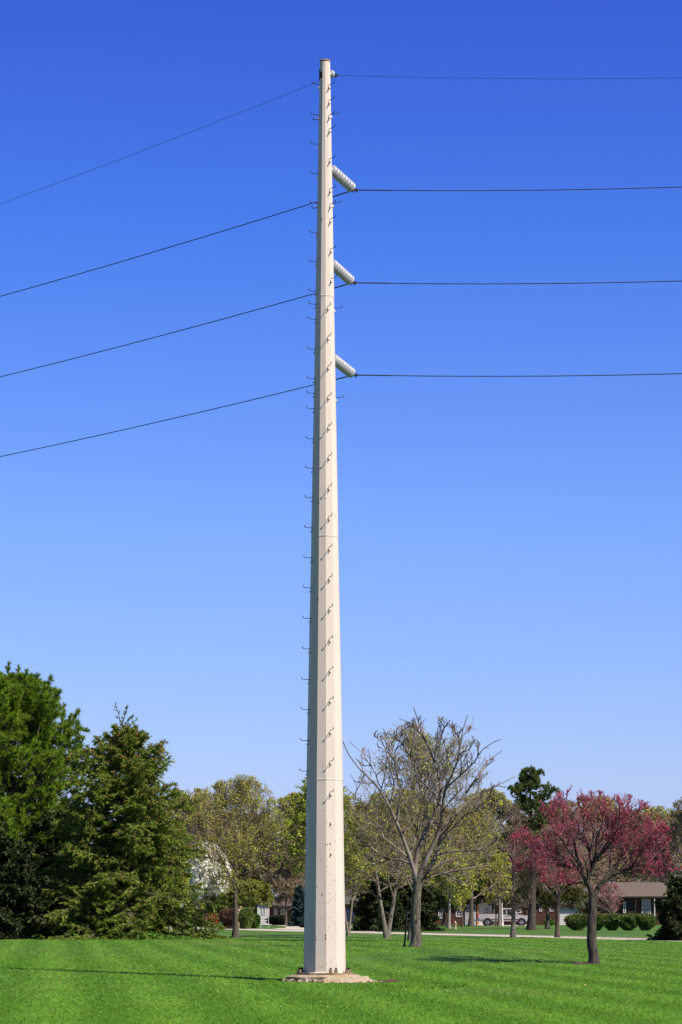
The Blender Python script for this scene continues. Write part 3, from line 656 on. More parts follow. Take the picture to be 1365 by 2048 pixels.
# ================================================================== NEAR TREES
def traced(name, label, foot, Y, trunk_px, trunk_r, limbs, zoom, origin, env_px, seed, bark, levels, leaf=None, twigm=None, depthk=1.0, group=None, rk=1.0, wob=1.0):
    rng = np.random.default_rng(seed); b = W(foot[0], HOR, Y); bx = b[0]; bz = float(ground_z(bx, Y)); off = np.array([bx, Y, bz])
    def conv(pl, slope, P=12):
        p = np.array([W(origin[0] + a / zoom, origin[1] + c / zoom, Y) for a, c in pl]) - off
        s_ = np.concatenate([[0], np.cumsum(np.linalg.norm(np.diff(p, axis=0), axis=1))]); t = np.linspace(0, s_[-1], P)
        q = np.stack([np.interp(t, s_, p[:, j]) for j in range(3)], 1); q[1:-1] += rng.normal(size=(P - 2, 3)) * np.array([.07, 0, .05]) * wob; q[:, 1] = slope[0] + (slope[1] - slope[0]) * np.linspace(0, 1, P) ** 1.1
        sm = q.copy(); sm[1:-1] = (q[:-2] + 2 * q[1:-1] + q[2:]) / 4; return sm
    T = thing(name, (bx, Y, bz), label, 'tree', group)
    tl = conv(trunk_px, (0, 0))[None]; tr = flare(np.interp(np.linspace(0, 1, 12), [0, .12, 1], [trunk_r * 1.02, trunk_r, trunk_r * .82])[None])
    tl = np.concatenate([tl[:, :1] - np.array([0, 0, .05]), tl[:, 1:]], 1)
    MB().tubes(tl, tr, 14).build('trunk', bark, T)
    L1 = []; R1 = []
    for (pl, r0, r1, s0, s1) in limbs: L1.append(conv(pl, (s0, s1))); R1.append(r1 * rk + (r0 - r1) * rk * (1 - np.linspace(0, 1, 12)) ** 1.35)
    L1 = np.array(L1); R1 = np.array(R1)
    xl, xr, yt, yb = env_px; c = W((xl + xr) / 2, HOR, Y)[0] - bx; rx = (xr - xl) / 2 * Y / F; zt = W(xl, yt, Y)[2] - bz; zb = W(xl, yb, Y)[2] - bz; cz = zb + (zt - zb) * .42
    env = Env((c, 0, cz), rx, rx * depthk, zt - cz, cz - zb, rng, .10)
    bb = MB(); bb.tubes(L1, R1, 9); cur = (L1, R1); lv = [L1]
    extra = levels.pop('extra', 0)
    if extra:    # limbs towards and away from the camera, which the outline cannot show
        e_, er = grow(L1[:levels.pop('nmain', 3)], R1[:3] if False else R1[:len(L1[:3])] if False else R1[:3], extra, rng, .15, .8, (35, 65), 2.0, 10, env, .2, .14, .5, .02, .9); bb.tubes(e_, er, 6)
        P12 = np.linspace(0, 9, 12); e12 = np.stack([np.stack([np.interp(P12, np.arange(10), e_[i, :, j]) for j in range(3)], 1) for i in range(len(e_))]); r12 = np.stack([np.interp(P12, np.arange(10), er[i]) for i in range(len(er))])
        cur = (np.concatenate([L1, e12]), np.concatenate([R1, r12]))
    for q, kw in enumerate(levels['lv']):
        sides = kw.pop('sides'); cur = grow(cur[0], cur[1], rng=rng, env=env, **kw); bb.tubes(cur[0], cur[1], sides); lv.append(cur[0])
    bb.build('branches', twigm or bark, T)
    if leaf: leaf(lv, rng, T)
    return T

# catalpa: bare, crooked, with stout pale limbs
ZC = (3.4125, (660, 1400))
cat_limbs = [
 ([(590, 1240), (572, 1150), (550, 1090), (520, 1030), (490, 930), (465, 830), (440, 780), (410, 745), (350, 600), (280, 560), (200, 480), (130, 400), (88, 290)], .17, .030, 0, -1.0),
 ([(590, 1240), (572, 1130), (600, 1050), (650, 900), (700, 830), (740, 740), (780, 650), (750, 540), (735, 400), (700, 370), (650, 260), (600, 160), (575, 40)], .18, .030, 0, .9),
 ([(600, 1240), (660, 1110), (720, 990), (750, 890), (775, 800), (775, 700), (785, 620), (830, 530), (880, 470), (885, 380), (893, 260), (935, 110)], .20, .030, 0, -.8),
 ([(605, 1250), (690, 1150), (740, 1020), (770, 920), (790, 830), (860, 780), (930, 690), (1000, 640), (1100, 590), (1180, 570), (1275, 515)], .17, .025, 0, 1.3),
 ([(410, 745), (435, 600), (425, 520), (400, 420), (380, 300), (300, 220)], .07, .022, -.5, .8),
 ([(465, 820), (470, 740), (480, 600), (450, 500), (440, 400), (470, 300), (490, 180)], .07, .022, -.3, -1.6),
 ([(860, 780), (940, 640), (1000, 540), (1050, 500), (1080, 420), (1120, 390), (1192, 330)], .08, .022, .6, 1.8),
 ([(785, 620), (850, 560), (950, 470), (1010, 380), (1060, 320), (1150, 285)], .07, .022, -.5, -2.0),
 ([(572, 1140), (490, 1075), (430, 1095), (370, 1085), (330, 1030), (250, 970), (170, 920), (95, 880)], .09, .025, 0, 1.6),
 ([(620, 1230), (700, 1185), (760, 1175), (850, 1210), (930, 1265), (1020, 1280)], .07, .02, 0, -1.9),
 ([(720, 1060), (790, 1045), (870, 1030), (1000, 1040), (1090, 1000), (1160, 930), (1110, 860), (1050, 780), (930, 760)], .07, .02, 0, -1.6),
 ([(770, 740), (700, 640), (620, 550), (570, 450), (530, 380), (480, 290), (390, 240)], .07, .022, .4, -1.5),
 ([(650, 260), (600, 190), (545, 175), (475, 120)], .035, .02, .8, 1.0),
 ([(730, 470), (725, 400), (740, 300), (770, 220), (780, 140)], .05, .02, .6, .2),
 ([(885, 300), (870, 250), (830, 170)], .035, .02, -.7, -1.0),
 ([(893, 270), (940, 220), (965, 170), (982, 120)], .035, .02, -.7, -.4),
 ([(350, 600), (290, 480), (240, 400), (130, 280)], .04, .02, -.5, -.2),
 ([(545, 1080), (560, 960), (620, 860), (600, 720), (640, 600), (560, 430), (545, 260), (540, 170)], .07, .02, .2, 1.9),
 ([(740, 1000), (800, 900), (900, 820), (990, 730), (1080, 700), (1180, 640)], .06, .02, .1, -1.9),
 ([(550, 1090), (480, 1010), (400, 980), (300, 900), (220, 700), (100, 600)], .05, .02, -.1, -1.8),
 ([(330, 1030), (350, 1090), (260, 1150), (130, 1210)], .04, .018, .8, 1.2),
]
traced('bare_catalpa_tree', 'leafless tree with a stout lichened trunk and crooked spreading pale limbs', (829, 1893), 138.5, [(582, 1690), (585, 1560), (592, 1400), (592, 1300), (594, 1220)], .255,
       cat_limbs, ZC[0], ZC[1], (690, 1012, 1415, 1782), 21, M['bark_lichen'],
       {'lv': [dict(n=9, t0=.22, t1=.98, ang=(28, 62), L=.27, npts=6, up=.16, wig=.24, rr=.55, rmin=.031, sides=5, tshape=.3, lmin=.5),
               dict(n=4, t0=.25, t1=1, ang=(25, 55), L=.5, npts=5, up=.22, wig=.24, rr=.7, rmin=.021, sides=4, lmin=.3),
               dict(n=1, t0=.3, t1=1, ang=(25, 55), L=.55, npts=4, up=.2, wig=.2, rr=.75, rmin=.018, sides=3, lmin=.2)]}, twigm=M['bark_catalpa'], rk=.72)

# redbud in flower
ZR = (3.5455, (980, 1500))
rb_limbs = [
 ([(728, 1040), (700, 980), (665, 930), (645, 870), (600, 810), (540, 780), (430, 770), (300, 800)], .10, .016, 0, -.6),
 ([(600, 810), (520, 740), (400, 690), (300, 620), (220, 590), (120, 640)], .05, .012, 0, .6),
 ([(690, 960), (700, 880), (740, 800), (820, 680), (900, 560), (1000, 450), (1110, 370)], .075, .012, 0, -.7),
 ([(680, 940), (650, 760), (600, 650), (540, 480), (560, 350), (597, 245)], .06, .012, 0, .9),
 ([(740, 1030), (800, 930), (860, 890), (1000, 850), (1130, 780), (1230, 700), (1300, 600)], .09, .014, 0, .5),
 ([(860, 890), (1000, 860), (1200, 850), (1340, 830)], .045, .012, .1, -.9),
 ([(655, 940), (600, 935), (560, 930), (430, 960), (330, 900)], .045, .012, -.1, -1.3),
 ([(650, 860), (560, 700), (430, 560), (350, 370)], .05, .012, -.1, -1.1),
 ([(720, 840), (700, 700), (680, 520), (650, 330)], .05, .012, 0, 1.4),
 ([(760, 770), (860, 640), (900, 500), (880, 340)], .045, .012, -.1, -1.5),
 ([(800, 930), (900, 800), (1010, 680), (1130, 560), (1190, 400)], .055, .012, .1, 1.3),
 ([(640, 850), (500, 830), (350, 760), (180, 850)], .045, .012, 0, 1.5),
 ([(1000, 850), (1080, 700), (1180, 600), (1290, 560)], .04, .012, .2, -.8),
 ([(700, 900), (760, 700), (780, 550), (760, 330)], .045, .012, 0, -.3),
]
def rb_flowers(lv, rng, T):
    mb = MB()
    for pts, n, js in ((lv[1], 7000, .016), (lv[2], 14000, .013), (lv[3], 13000, .012)):
        v, f = leaves(pts, n, .028, rng, js, .08, 1.15); mb.arr(v, f)
    v, f = leaves(lv[0], 2600, .038, rng, .03, .3, 1.1); mb.arr(v, f)
    mb.build('blossom', M['bloom_pink'], T)
traced('flowering_redbud_tree', 'wide redbud tree covered in magenta pink blossom on a bent grey trunk', (1187, 1928), 95.0, [(738, 1520), (735, 1450), (718, 1370), (712, 1280), (716, 1180), (720, 1100), (728, 1020)], .165,
       rb_limbs, ZR[0], ZR[1], (1015, 1348, 1578, 1792), 33, M['bark_redbud'],
       {'lv': [dict(n=12, t0=.18, t1=.98, ang=(25, 62), L=.44, npts=7, up=.17, wig=.15, rr=.5, rmin=.009, sides=4, tshape=.4, lmin=.5),
               dict(n=6, t0=.12, t1=1, ang=(25, 50), L=.50, npts=4, up=.26, wig=.14, rr=.6, rmin=.006, sides=3, lmin=.35),
               dict(n=3, t0=.15, t1=1, ang=(18, 45), L=.55, npts=3, up=.25, wig=.12, rr=.7, rmin=.0045, sides=3, lmin=.2)]}, leaf=rb_flowers, twigm=M['bark_redbud'])
bp_ = G(1163, 1927.5); blob('bare_soil', bp_[0], bp_[1], .45, 1.4, M['soil'], 7, .04, kind='structure')

# conifers on the left
spruce('norway_spruce_tree', 'broad drooping spruce with reddish cones, lower boughs sweeping the grass', 250, 176, 1456, 218, M['needle_spruce'], 41, n1=150, droop=.22, nsec=22, lay_a=.14, ncard=185000, card=(.29, .056),
       cones=2400, prof=lambda s: (1 - s) ** .54 * (.93 + .07 * math.cos(s * 9)) * (1 if s > .06 else .9), bottom_z=.6, leader=.97)
pine('white_pine_tree', 'tall soft needled pine cut by the left edge of the picture', 20, 200, 1362, 285, M['needle_pine'], 42, n1=230, ntuft=82000, tl_=.38, tw=.048, bottom=.06, leaders=18, blades=6, rise=.30,
     prof=lambda q: (1 - q) ** .60 * (.88 + .12 * math.sin(q * 23)) * (1 if q > .28 else .75), trunk_r=.3)
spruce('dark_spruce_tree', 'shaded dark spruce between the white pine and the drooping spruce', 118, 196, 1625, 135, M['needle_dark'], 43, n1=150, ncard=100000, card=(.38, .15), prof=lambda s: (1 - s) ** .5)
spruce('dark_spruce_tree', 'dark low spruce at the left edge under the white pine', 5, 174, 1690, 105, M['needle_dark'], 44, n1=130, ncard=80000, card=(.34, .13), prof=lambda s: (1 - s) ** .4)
# upright leaders of the white pine, bottle brushes of needles
rng = np.random.default_rng(64); T = bpy.data.objects['white_pine_tree']; o_ = np.array(T.location)
tips = [(17, 1322), (37, 1330), (52, 1338), (74, 1343), (5, 1345), (90, 1362), (110, 1376), (127, 1402), (156, 1438), (142, 1425), (177, 1488), (165, 1470), (60, 1360), (-20, 1350)]
sp = []; dp = rng.uniform(-2.5, 1.0, len(tips))
for (a, c), dd in zip(tips, dp):
    A = W(a, c, 200 + dd); B = W(a - (a - 20) * .22 + rng.uniform(-4, 4), c + 105, 200 + dd * .6); m_ = (A + B) / 2 + np.array([(a - 20) * .004, 0, -.25]); e = np.linspace(0, 1, 9)[:, None]
    sp.append((1 - e) ** 2 * B + 2 * e * (1 - e) * m_ + e ** 2 * A - o_)
sp = np.array(sp); sr = np.tile(np.linspace(.055, .018, 9), (len(sp), 1)); s2, r2_ = grow(sp, sr, 16, rng, .15, .93, (28, 52), .17, 4, None, .25, .1, .6, .014, tshape=.75, lmin=.18)
MB().tubes(sp, sr, 5).tubes(s2, r2_, 3).build('leader_shoots', M['twig_tan'], T)
mb = MB()
for src_, n_, t0_ in ((s2, 2600, .1), (sp, 1300, .1)):
    i = rng.integers(0, len(src_), n_); t = rng.uniform(t0_, .97, n_); p = sample(src_, i, t); tan = unit(src_[i, -1] - src_[i, 0]); p = np.repeat(p, 5, 0); tan = np.repeat(tan, 5, 0); m_ = len(p)
    d = unit(tan + rng.normal(size=(m_, 3)) * .42); ln = .27 * rng.uniform(.6, 1.2, m_); bb_ = unit(np.cross(d, rng.normal(size=(m_, 3)))) * .02
    v = np.stack([p - bb_, p + bb_, p + d * ln[:, None]], 1).reshape(-1, 3); mb.arr(v, np.arange(len(v)).reshape(-1, 3))
mb.build('leader_needles', M['needle_pine'], T)
# leader twigs over the spruce
rng = np.random.default_rng(61)
b_ = W(252, HOR, 176); T = bpy.data.objects['norway_spruce_tree']
stp = [[(245, 1475), (243, 1450), (240, 1425), (233, 1410)], [(250, 1478), (252, 1450), (262, 1436), (268, 1433)], [(248, 1470), (262, 1450), (275, 1440)], [(246, 1455), (253, 1428), (257, 1414)], [(250, 1490), (248, 1462), (246, 1445)]]
tw = np.array([[W(*(np.array([np.interp(u, np.linspace(0, 1, len(s_)), [a[0] for a in s_]), np.interp(u, np.linspace(0, 1, len(s_)), [a[1] for a in s_])])), 176) - np.array([b_[0], 176, 0]) for u in np.linspace(0, 1, 6)] for s_ in stp])
tr_ = np.tile(np.linspace(.03, .012, 6), (len(stp), 1)); t2, r2 = grow(tw, tr_, 7, rng, .2, 1, (30, 70), .22, 3, None, .15, .1, .7, .012)
MB().tubes(tw, tr_, 4).tubes(t2, r2, 3).build('leader_twigs', M['bark_brown'], T)
v, f = leaves(t2, 700, .06, rng, .03, .1, 1.6); MB().arr(v, f).build('leader_needles', M['needle_spruce'], T)

# budding street trees
deciduous('budding_maple_tree', 'round crowned budding tree with one straight dark trunk left of the pole', 471, 183, 1552, 335, 600, 1830, M['bark_brown'], M['leaf_olive'], 51, .19, n1=20, n2=9, n3=7, n4=3, nleaf=18000, lsize=.062,
          fork=1775, angle=(20, 66), up=.12, trunk_top=.78)
deciduous('budding_maple_tree', 'lime green budding tree largely hidden behind the steel pole', 628, 186, 1548, 522, 760, 1825, M['bark_brown'], M['leaf_lime'], 152, .15, n1=18, n2=8, n3=6, n4=3, nleaf=17000, lsize=.10, fork=1770, up=.12, wig=.14)
deciduous('two_stemmed_tree', 'slim two stemmed budding tree just right of the pole foot', 697, 196, 1590, 618, 790, 1815, M['bark_gray'], M['leaf_olive'], 53, .10, n1=12, n2=7, n3=6, n4=3, nleaf=10000, lsize=.09, fork=1800, stems=2, trunk_top=.72)
deciduous('forked_maple_tree', 'budding tree with a forked grey trunk between the pole and the leafless tree', 774, 181, 1565, 670, 885, 1825, M['bark_gray'], M['leaf_olive'], 54, .165, n1=10, n2=7, n3=6, n4=3, nleaf=7500, lsize=.085, fork=1800, stems=2, trunk_top=.8)
deciduous('budding_maple_tree', 'tall olive budding tree standing directly behind the leafless tree', 822, 164, 1458, 676, 1030, 1815, M['bark_gray'], M['leaf_olive'], 55, .17, n1=22, n2=8, n3=7, n4=3, nleaf=9000, lsize=.065, fork=1790, angle=(20, 62), up=.13)
deciduous('slender_larch_tree', 'slender straight bare tree with level branches left of the redbud', 1026, 183, 1600, 975, 1082, 1835, M['bark_gray'], M['leaf_bronze'], 56, .15, n1=34, n2=6, n3=4, n4=0, nleaf=1400, lsize=.06, fork=1838, angle=(48, 80), up=.06, trunk_top=.97, center_up=.3)
deciduous('fan_branched_tree', 'small tree with fan shaped bare reddish branches just left of the redbud trunk', 1115, 183, 1655, 1045, 1200, 1822, M['bark_brown'], M['leaf_bronze'], 57, .15, n1=20, n2=7, n3=6, n4=3, nleaf=3500, lsize=.06, fork=1800, angle=(20, 55), up=.12, twigm=M['twig_rose'])
deciduous('grey_budding_tree', 'small grey trunked tree beside the fire hydrant', 898, 268, 1700, 850, 955, 1822, M['bark_pale'], M['leaf_olive'], 58, .17, n1=12, n2=7, n3=6, n4=3, nleaf=7000, lsize=.12, fork=1810, rmin=.014)
deciduous('yellow_budding_tree', 'tree with bright yellow green buds in front of the pale pickup', 942, 300, 1612, 855, 1035, 1822, M['bark_brown'], M['leaf_yellow'], 59, .26, n1=16, n2=8, n3=6, n4=3, nleaf=6500, lsize=.12, fork=1805, rmin=.018)
deciduous('thin_green_tree', 'thin crooked young tree just left of the hydrant', 925, 285, 1775, 890, 960, 1830, M['bark_brown'], M['leaf_olive'], 60, .10, n1=10, n2=6, n3=5, n4=0, nleaf=3000, lsize=.12, fork=1826, rmin=.014)
deciduous('white_birch_tree', 'birch with a white trunk in front of the pale pickup', 1005, 305, 1740, 975, 1030, 1812, M['birch'], M['leaf_olive'], 62, .13, n1=12, n2=6, n3=5, n4=0, nleaf=2500, lsize=.12, fork=1800, twigm=M['twig_tan'], rmin=.016)
deciduous('thin_dark_tree', 'thin dark trunked tree left of the white birch', 992, 304, 1720, 965, 1018, 1815, M['bark_brown'], M['leaf_olive'], 63, .09, n1=12, n2=6, n3=5, n4=0, nleaf=2500, lsize=.12, fork=1800, rmin=.016)
deciduous('grey_trunk_tree', 'thick grey trunked tree touching the birch on its left', 999, 303, 1700, 960, 1040, 1818, M['bark_gray'], M['leaf_olive'], 64, .19, n1=12, n2=6, n3=5, n4=0, nleaf=3000, lsize=.12, fork=1812, rmin=.016)
pine('scots_pine_tree', 'tall dark pine with a thick rough trunk rising behind the redbud', 1063, 248, 1536, 80, M['needle_scots'], 65, n1=58, ntuft=10000, tl_=.26, tw=.075, bottom=.52, rise=.10, blades=6, trunk_r=.36, bark=M['bark_redbud'],
     prof=lambda q: (1.0 - q) ** .58 * 1.75 * (.72 + .42 * math.sin(q * 47)) * (1 if q > .62 else .5))
pine('low_pine_tree', 'bushy bronze green pine low behind the fan branched tree', 1095, 262, 1690, 105, M['needle_bronze'], 66, n1=80, ntuft=13000, tl_=.28, tw=.085, bottom=.30, rise=.06, blades=6, trunk_r=.2)
pine('low_pine_tree', 'bushy dark pine whose boughs hang over the pale pickup', 985, 312, 1715, 75, M['needle_scots'], 166, n1=70, ntuft=10000, tl_=.30, tw=.10, bottom=.36, rise=.04, blades=6, trunk_r=.2)
pine('low_pine_tree', 'bushy dark pine over the brick garage house, right of the yews', 888, 306, 1725, 62, M['needle_scots'], 167, n1=70, ntuft=9000, tl_=.30, tw=.10, bottom=.34, rise=.04, blades=6, trunk_r=.2)
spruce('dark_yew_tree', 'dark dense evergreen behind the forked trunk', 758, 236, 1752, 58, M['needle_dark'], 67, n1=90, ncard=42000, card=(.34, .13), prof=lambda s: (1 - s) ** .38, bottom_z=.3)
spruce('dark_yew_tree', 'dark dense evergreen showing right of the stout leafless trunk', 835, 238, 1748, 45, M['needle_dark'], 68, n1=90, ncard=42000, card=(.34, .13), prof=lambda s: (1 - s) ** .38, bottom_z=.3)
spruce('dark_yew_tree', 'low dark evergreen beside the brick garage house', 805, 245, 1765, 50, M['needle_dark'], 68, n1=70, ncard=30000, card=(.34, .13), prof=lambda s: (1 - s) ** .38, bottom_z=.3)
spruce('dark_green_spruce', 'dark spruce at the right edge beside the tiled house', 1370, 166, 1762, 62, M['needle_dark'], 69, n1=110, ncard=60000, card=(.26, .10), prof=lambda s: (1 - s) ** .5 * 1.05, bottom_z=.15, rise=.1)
spruce('blue_spruce_tree', 'small blue grey spruce left of the pole', 600, 300, 1774, 22, M['needle_blue'], 70, n1=60, ncard=16000, card=(.34, .14), prof=lambda s: (1 - s) ** .75 * 1.05, bottom_z=.1)
deciduous('white_blossom_tree', 'tree in full white blossom behind the drooping spruce', 412, 252, 1690, 372, 462, 1815, M['bark_brown'], M['bloom_white'], 71, .12, n1=20, n2=9, n3=6, n4=2, nleaf=46000, lsize=.15, fork=1800, rmin=.014, part='blossom')
deciduous('green_hawthorn_tree', 'low spreading olive green tree above the rounded shrubs', 505, 278, 1758, 440, 552, 1826, M['bark_brown'], mat('leaf_moss', (.2, .22, .04), .7, transl=.3, island=[(.5, (.17, .20, .03)), (.3, (.27, .29, .05)), (.2, (.12, .13, .03))]), 72, .14, n1=16, n2=8, n3=6, n4=2, nleaf=20000, lsize=.15, fork=1815, up=.02, rmin=.014, wig=.16)
deciduous('small_redbud_tree', 'small pink flowering tree in front of the tiled house', 1222, 300, 1768, 1172, 1262, 1832, M['bark_brown'], M['bloom_pink'], 73, .10, n1=12, n2=6, n3=5, n4=2, nleaf=1600, lsize=.07, fork=1835, rmin=.014, part='blossom', up=.03)
deciduous('thin_trunk_tree', 'small pale trunk standing in the groundcover right of the drooping spruce', 341, 228, 1700, 300, 385, 1835, M['bark_pale'], M['leaf_olive'], 74, .15, n1=12, n2=6, n3=5, n4=2, nleaf=5000, lsize=.1, fork=1830)
deciduous('edge_budding_tree', 'sparse pale tree with reddish buds at the right edge', 1378, 215, 1592, 1325, 1440, 1800, M['bark_pale'], M['leaf_bronze'], 75, .16, n1=14, n2=7, n3=5, n4=2, nleaf=3500, lsize=.10, fork=1720, angle=(15, 45), up=.15)

# trees behind the houses
GB = 'bare and budding trees behind the houses'
bgA = deciduous('bare_tree', 'pinkish brown bare tree filling the gap left of the pole, behind the hawthorn', 520, 352, 1625, 405, 635, 1825, M['bark_brown'], M['leaf_bronze'], 81, .25, n1=20, n2=9, n3=7, n4=4, nleaf=9000, lsize=.14, fork=1800, twigm=M['twig_rose'], group=GB, rmin=.030, angle=(18, 60))
bgB = deciduous('bare_tree', 'tan bare tree over the dark house left of the pole', 572, 318, 1705, 530, 612, 1836, M['bark_brown'], M['leaf_bronze'], 82, .16, n1=20, n2=9, n3=7, n4=3, nleaf=5000, lsize=.12, fork=1820, twigm=M['twig_tan'], group=GB, rmin=.026, angle=(18, 66))
bgC = deciduous('budding_tree', 'yellow green budding tree rising behind the pickup', 965, 365, 1580, 850, 1080, 1820, M['bark_brown'], M['leaf_olive'], 83, .25, n1=20, n2=9, n3=7, n4=3, nleaf=13000, lsize=.15, fork=1800, group=GB, rmin=.030, twigm=M['twig_tan'])
def bgcopy(src, px, Y, s, rz, label): 
    return dup(src, (W(px, HOR, Y)[0], Y, 0), rz, (s, s, s * 1.0), label, GB)
hA = 11.
for src, px, Y, s, rz, lab in [
    (bgC, 372, 330, .92, 1.1, 'olive budding tree peeking over the right shoulder of the drooping spruce'),
    (bgA, 428, 372, 1.05, 2.2, 'brown bare tree behind the left part of the round budding tree'),
    (bgC, 455, 395, .92, 3.9, 'far olive budding tree behind the white blossom tree'),
    (bgA, 640, 380, 1.05, .7, 'brown bare tree directly behind the steel pole'),
    (bgC, 600, 345, .93, 2.6, 'olive budding tree at the left edge of the steel pole, behind the blue grey spruce'),
    (bgB, 712, 340, 1.2, 2.9, 'tan bare tree over the grey roof right of the pole'),
    (bgA, 760, 372, 1.1, 4.4, 'brown bare tree behind the forked trunk'),
    (bgC, 830, 392, 1.0, 5.1, 'olive budding tree low behind the stout leafless tree'),
    (bgA, 890, 378, 1.1, 1.5, 'brown bare tree above the brick garage house'),
    (bgB, 1030, 345, 1.45, 3.4, 'tan bare tree left of the tall dark pine'),
    (bgA, 1120, 370, 1.15, 5.5, 'brown bare tree right of the tall dark pine, behind the redbud'),
    (bgC, 1185, 388, 1.0, .3, 'olive budding tree behind the left half of the redbud'),
    (bgA, 1250, 382, 1.1, 3.1, 'tall brown bare tree above the ridge of the tiled roof'),
    (bgC, 1310, 400, .95, 2.0, 'olive budding tree above the right half of the tiled roof'),
    (bgA, 1372, 378, 1.05, 1.9, 'brown bare tree behind the right edge spruce'),
    (bgC, 300, 385, 1.0, 4.9, 'olive budding tree behind the drooping spruce'),
    (bgB, 480, 345, 1.25, .9, 'tan bare tree over the brick house with white siding'),
    (bgB, 930, 350, 1.3, 2.3, 'tan bare tree above the white siding wall')]:
    bgcopy(src, px, Y, s, rz, lab)
# far wood that closes the horizon
rng = np.random.default_rng(90); n = 60000
x = rng.uniform(-75, 75, n); yy = 440 + rng.uniform(0, 25, n); hh = 9.6 + 1.3 * np.sin(x * .21) + 1.1 * np.sin(x * .57 + 1); zz = rng.uniform(0, 1, n) ** .8 * hh
p = np.stack([x, yy, zz], 1); d = unit(rng.normal(size=(n, 3)) * np.array([.6, .6, .6]) + np.array([0, 0, .9])); v, f = diamonds(p, d, .9, .14, rng)
MB().arr(v, f).build('far_wood', mat('far_wood', (.12, .10, .06), .9, (.16, .15, .07), .12, island=[(.5, (.13, .10, .075)), (.3, (.17, .16, .06)), (.2, (.07, .06, .04))]), kind='stuff', label='distant brown and olive wood behind the houses', category='wood')

# ================================================================== SHRUBS AND GROUND COVER
M['brown_shrub'] = mat('brown_shrub_leaf', (.10, .06, .045), .7, transl=.2, island=[(.5, (.09, .055, .04)), (.5, (.15, .10, .06))])
GH = 'clipped hedge shrubs in front of the tiled house'
for i, (l, r, lab) in enumerate([(1133, 1178, 'leftmost clipped hedge shrub, standing apart by the siding wall'), (1176, 1209, 'clipped hedge shrub half hidden behind the redbud trunk'), (1205, 1242, 'middle clipped hedge shrub just right of the redbud trunk'),
                                 (1236, 1277, 'clipped hedge shrub below the dark doorway'), (1270, 1311, 'rightmost clipped hedge shrub below the white window')]):
    shrub('hedge_shrub', lab, (l + r) / 2, 243, 1829, l, r, M['hedge'], 100 + i, n=9000, ls=.10, group=GH, boxy=3.2, narrow=.35)
shrub('leafy_shrub', 'small bright green shrub by the brick wall', 1100, 318, 1839, 1090, 1108, M['leaf_green'], 110, n=1500, ls=.12)
shrub('rounded_shrub', 'rounded dark green shrub right of the straight dark trunk', 495, 262, 1817, 474, 508, M['hedge'], 111, n=7000, ls=.12)
shrub('rounded_shrub', 'low green shrub beside the larger rounded one', 510, 264, 1829, 500, 520, M['leaf_green'], 112, n=3500, ls=.12)
shrub('brown_shrub', 'rounded brown leafless shrub left of the straight dark trunk', 458, 264, 1819, 444, 474, M['brown_shrub'], 113, n=6000, ls=.11, boxy=3)
shrub('red_flowering_shrub', 'low shrub with red flowers under the white blossom tree', 420, 285, 1827, 402, 440, mat('red_flower', (.5, .02, .03), .6, island=[(.3, (.55, .02, .03)), (.7, (.08, .12, .03))]), 114, n=2600, ls=.10)
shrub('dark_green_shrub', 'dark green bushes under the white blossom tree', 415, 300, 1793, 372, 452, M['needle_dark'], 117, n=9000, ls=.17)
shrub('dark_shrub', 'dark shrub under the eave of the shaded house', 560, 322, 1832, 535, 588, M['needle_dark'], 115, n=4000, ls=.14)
# leafy groundcover at the foot of the spruce
rng = np.random.default_rng(120); n = 9000; pxs = rng.uniform(225, 392, n); pxs = np.where(rng.uniform(size=n) < .15, rng.uniform(60, 420, n), pxs); Dg = rng.uniform(171, 186, n)
x = (pxs - 682.5) / F * Dg; h = .50 * (.45 + .55 * np.abs(np.sin(x * 1.9 + 1) * np.cos(x * .8))) * np.clip((395 - pxs) / 60, .15, 1); p = np.stack([x, Dg, rng.uniform(.1, 1, n) * h], 1)
a = unit(rng.normal(size=(n, 3)) + np.array([0, -.3, .3])); b_ = unit(np.cross(a, rng.normal(size=(n, 3)))); s_ = rng.uniform(.07, .15, n)[:, None]
v = np.stack([p - b_ * s_ * .5, p + b_ * s_ * .5, p + a * s_ * 1.2], 1).reshape(-1, 3)
MB().arr(v, np.arange(len(v)).reshape(-1, 3)).build('leafy_groundcover', M['leaf_green'], kind='stuff', label='dark green leafy groundcover at the foot of the drooping spruce', category='plants')
blob('needle_litter', W(130, HOR, 184)[0], 186, 10, 11, mat('needle_litter', (.05, .035, .02), .95, (.08, .055, .03), 3, bump=.5), 5, .02, kind='structure')
# fallen leaves
lf = MB(); rng = np.random.default_rng(130)
for q in range(70):
    g_ = G(rng.uniform(0, 1365), rng.uniform(1885, 2044)); a = rng.uniform(0, 6.28); s_ = rng.uniform(.02, .045); u = np.array([math.cos(a), math.sin(a), .3]) * s_; w_ = np.array([-math.sin(a), math.cos(a), .2]) * s_ * .6
    c_ = g_ + np.array([0, 0, .045]); lf.arr([c_ - u, c_ - w_, c_ + u, c_ + w_], [(0, 1, 2, 3)])
lf.build('fallen_leaves', mat('dry_leaf', (.42, .27, .12), .8, island=[(.5, (.45, .30, .14)), (.5, (.30, .17, .07))]), kind='stuff', label='scattered dry leaves on the lawn', category='leaves')

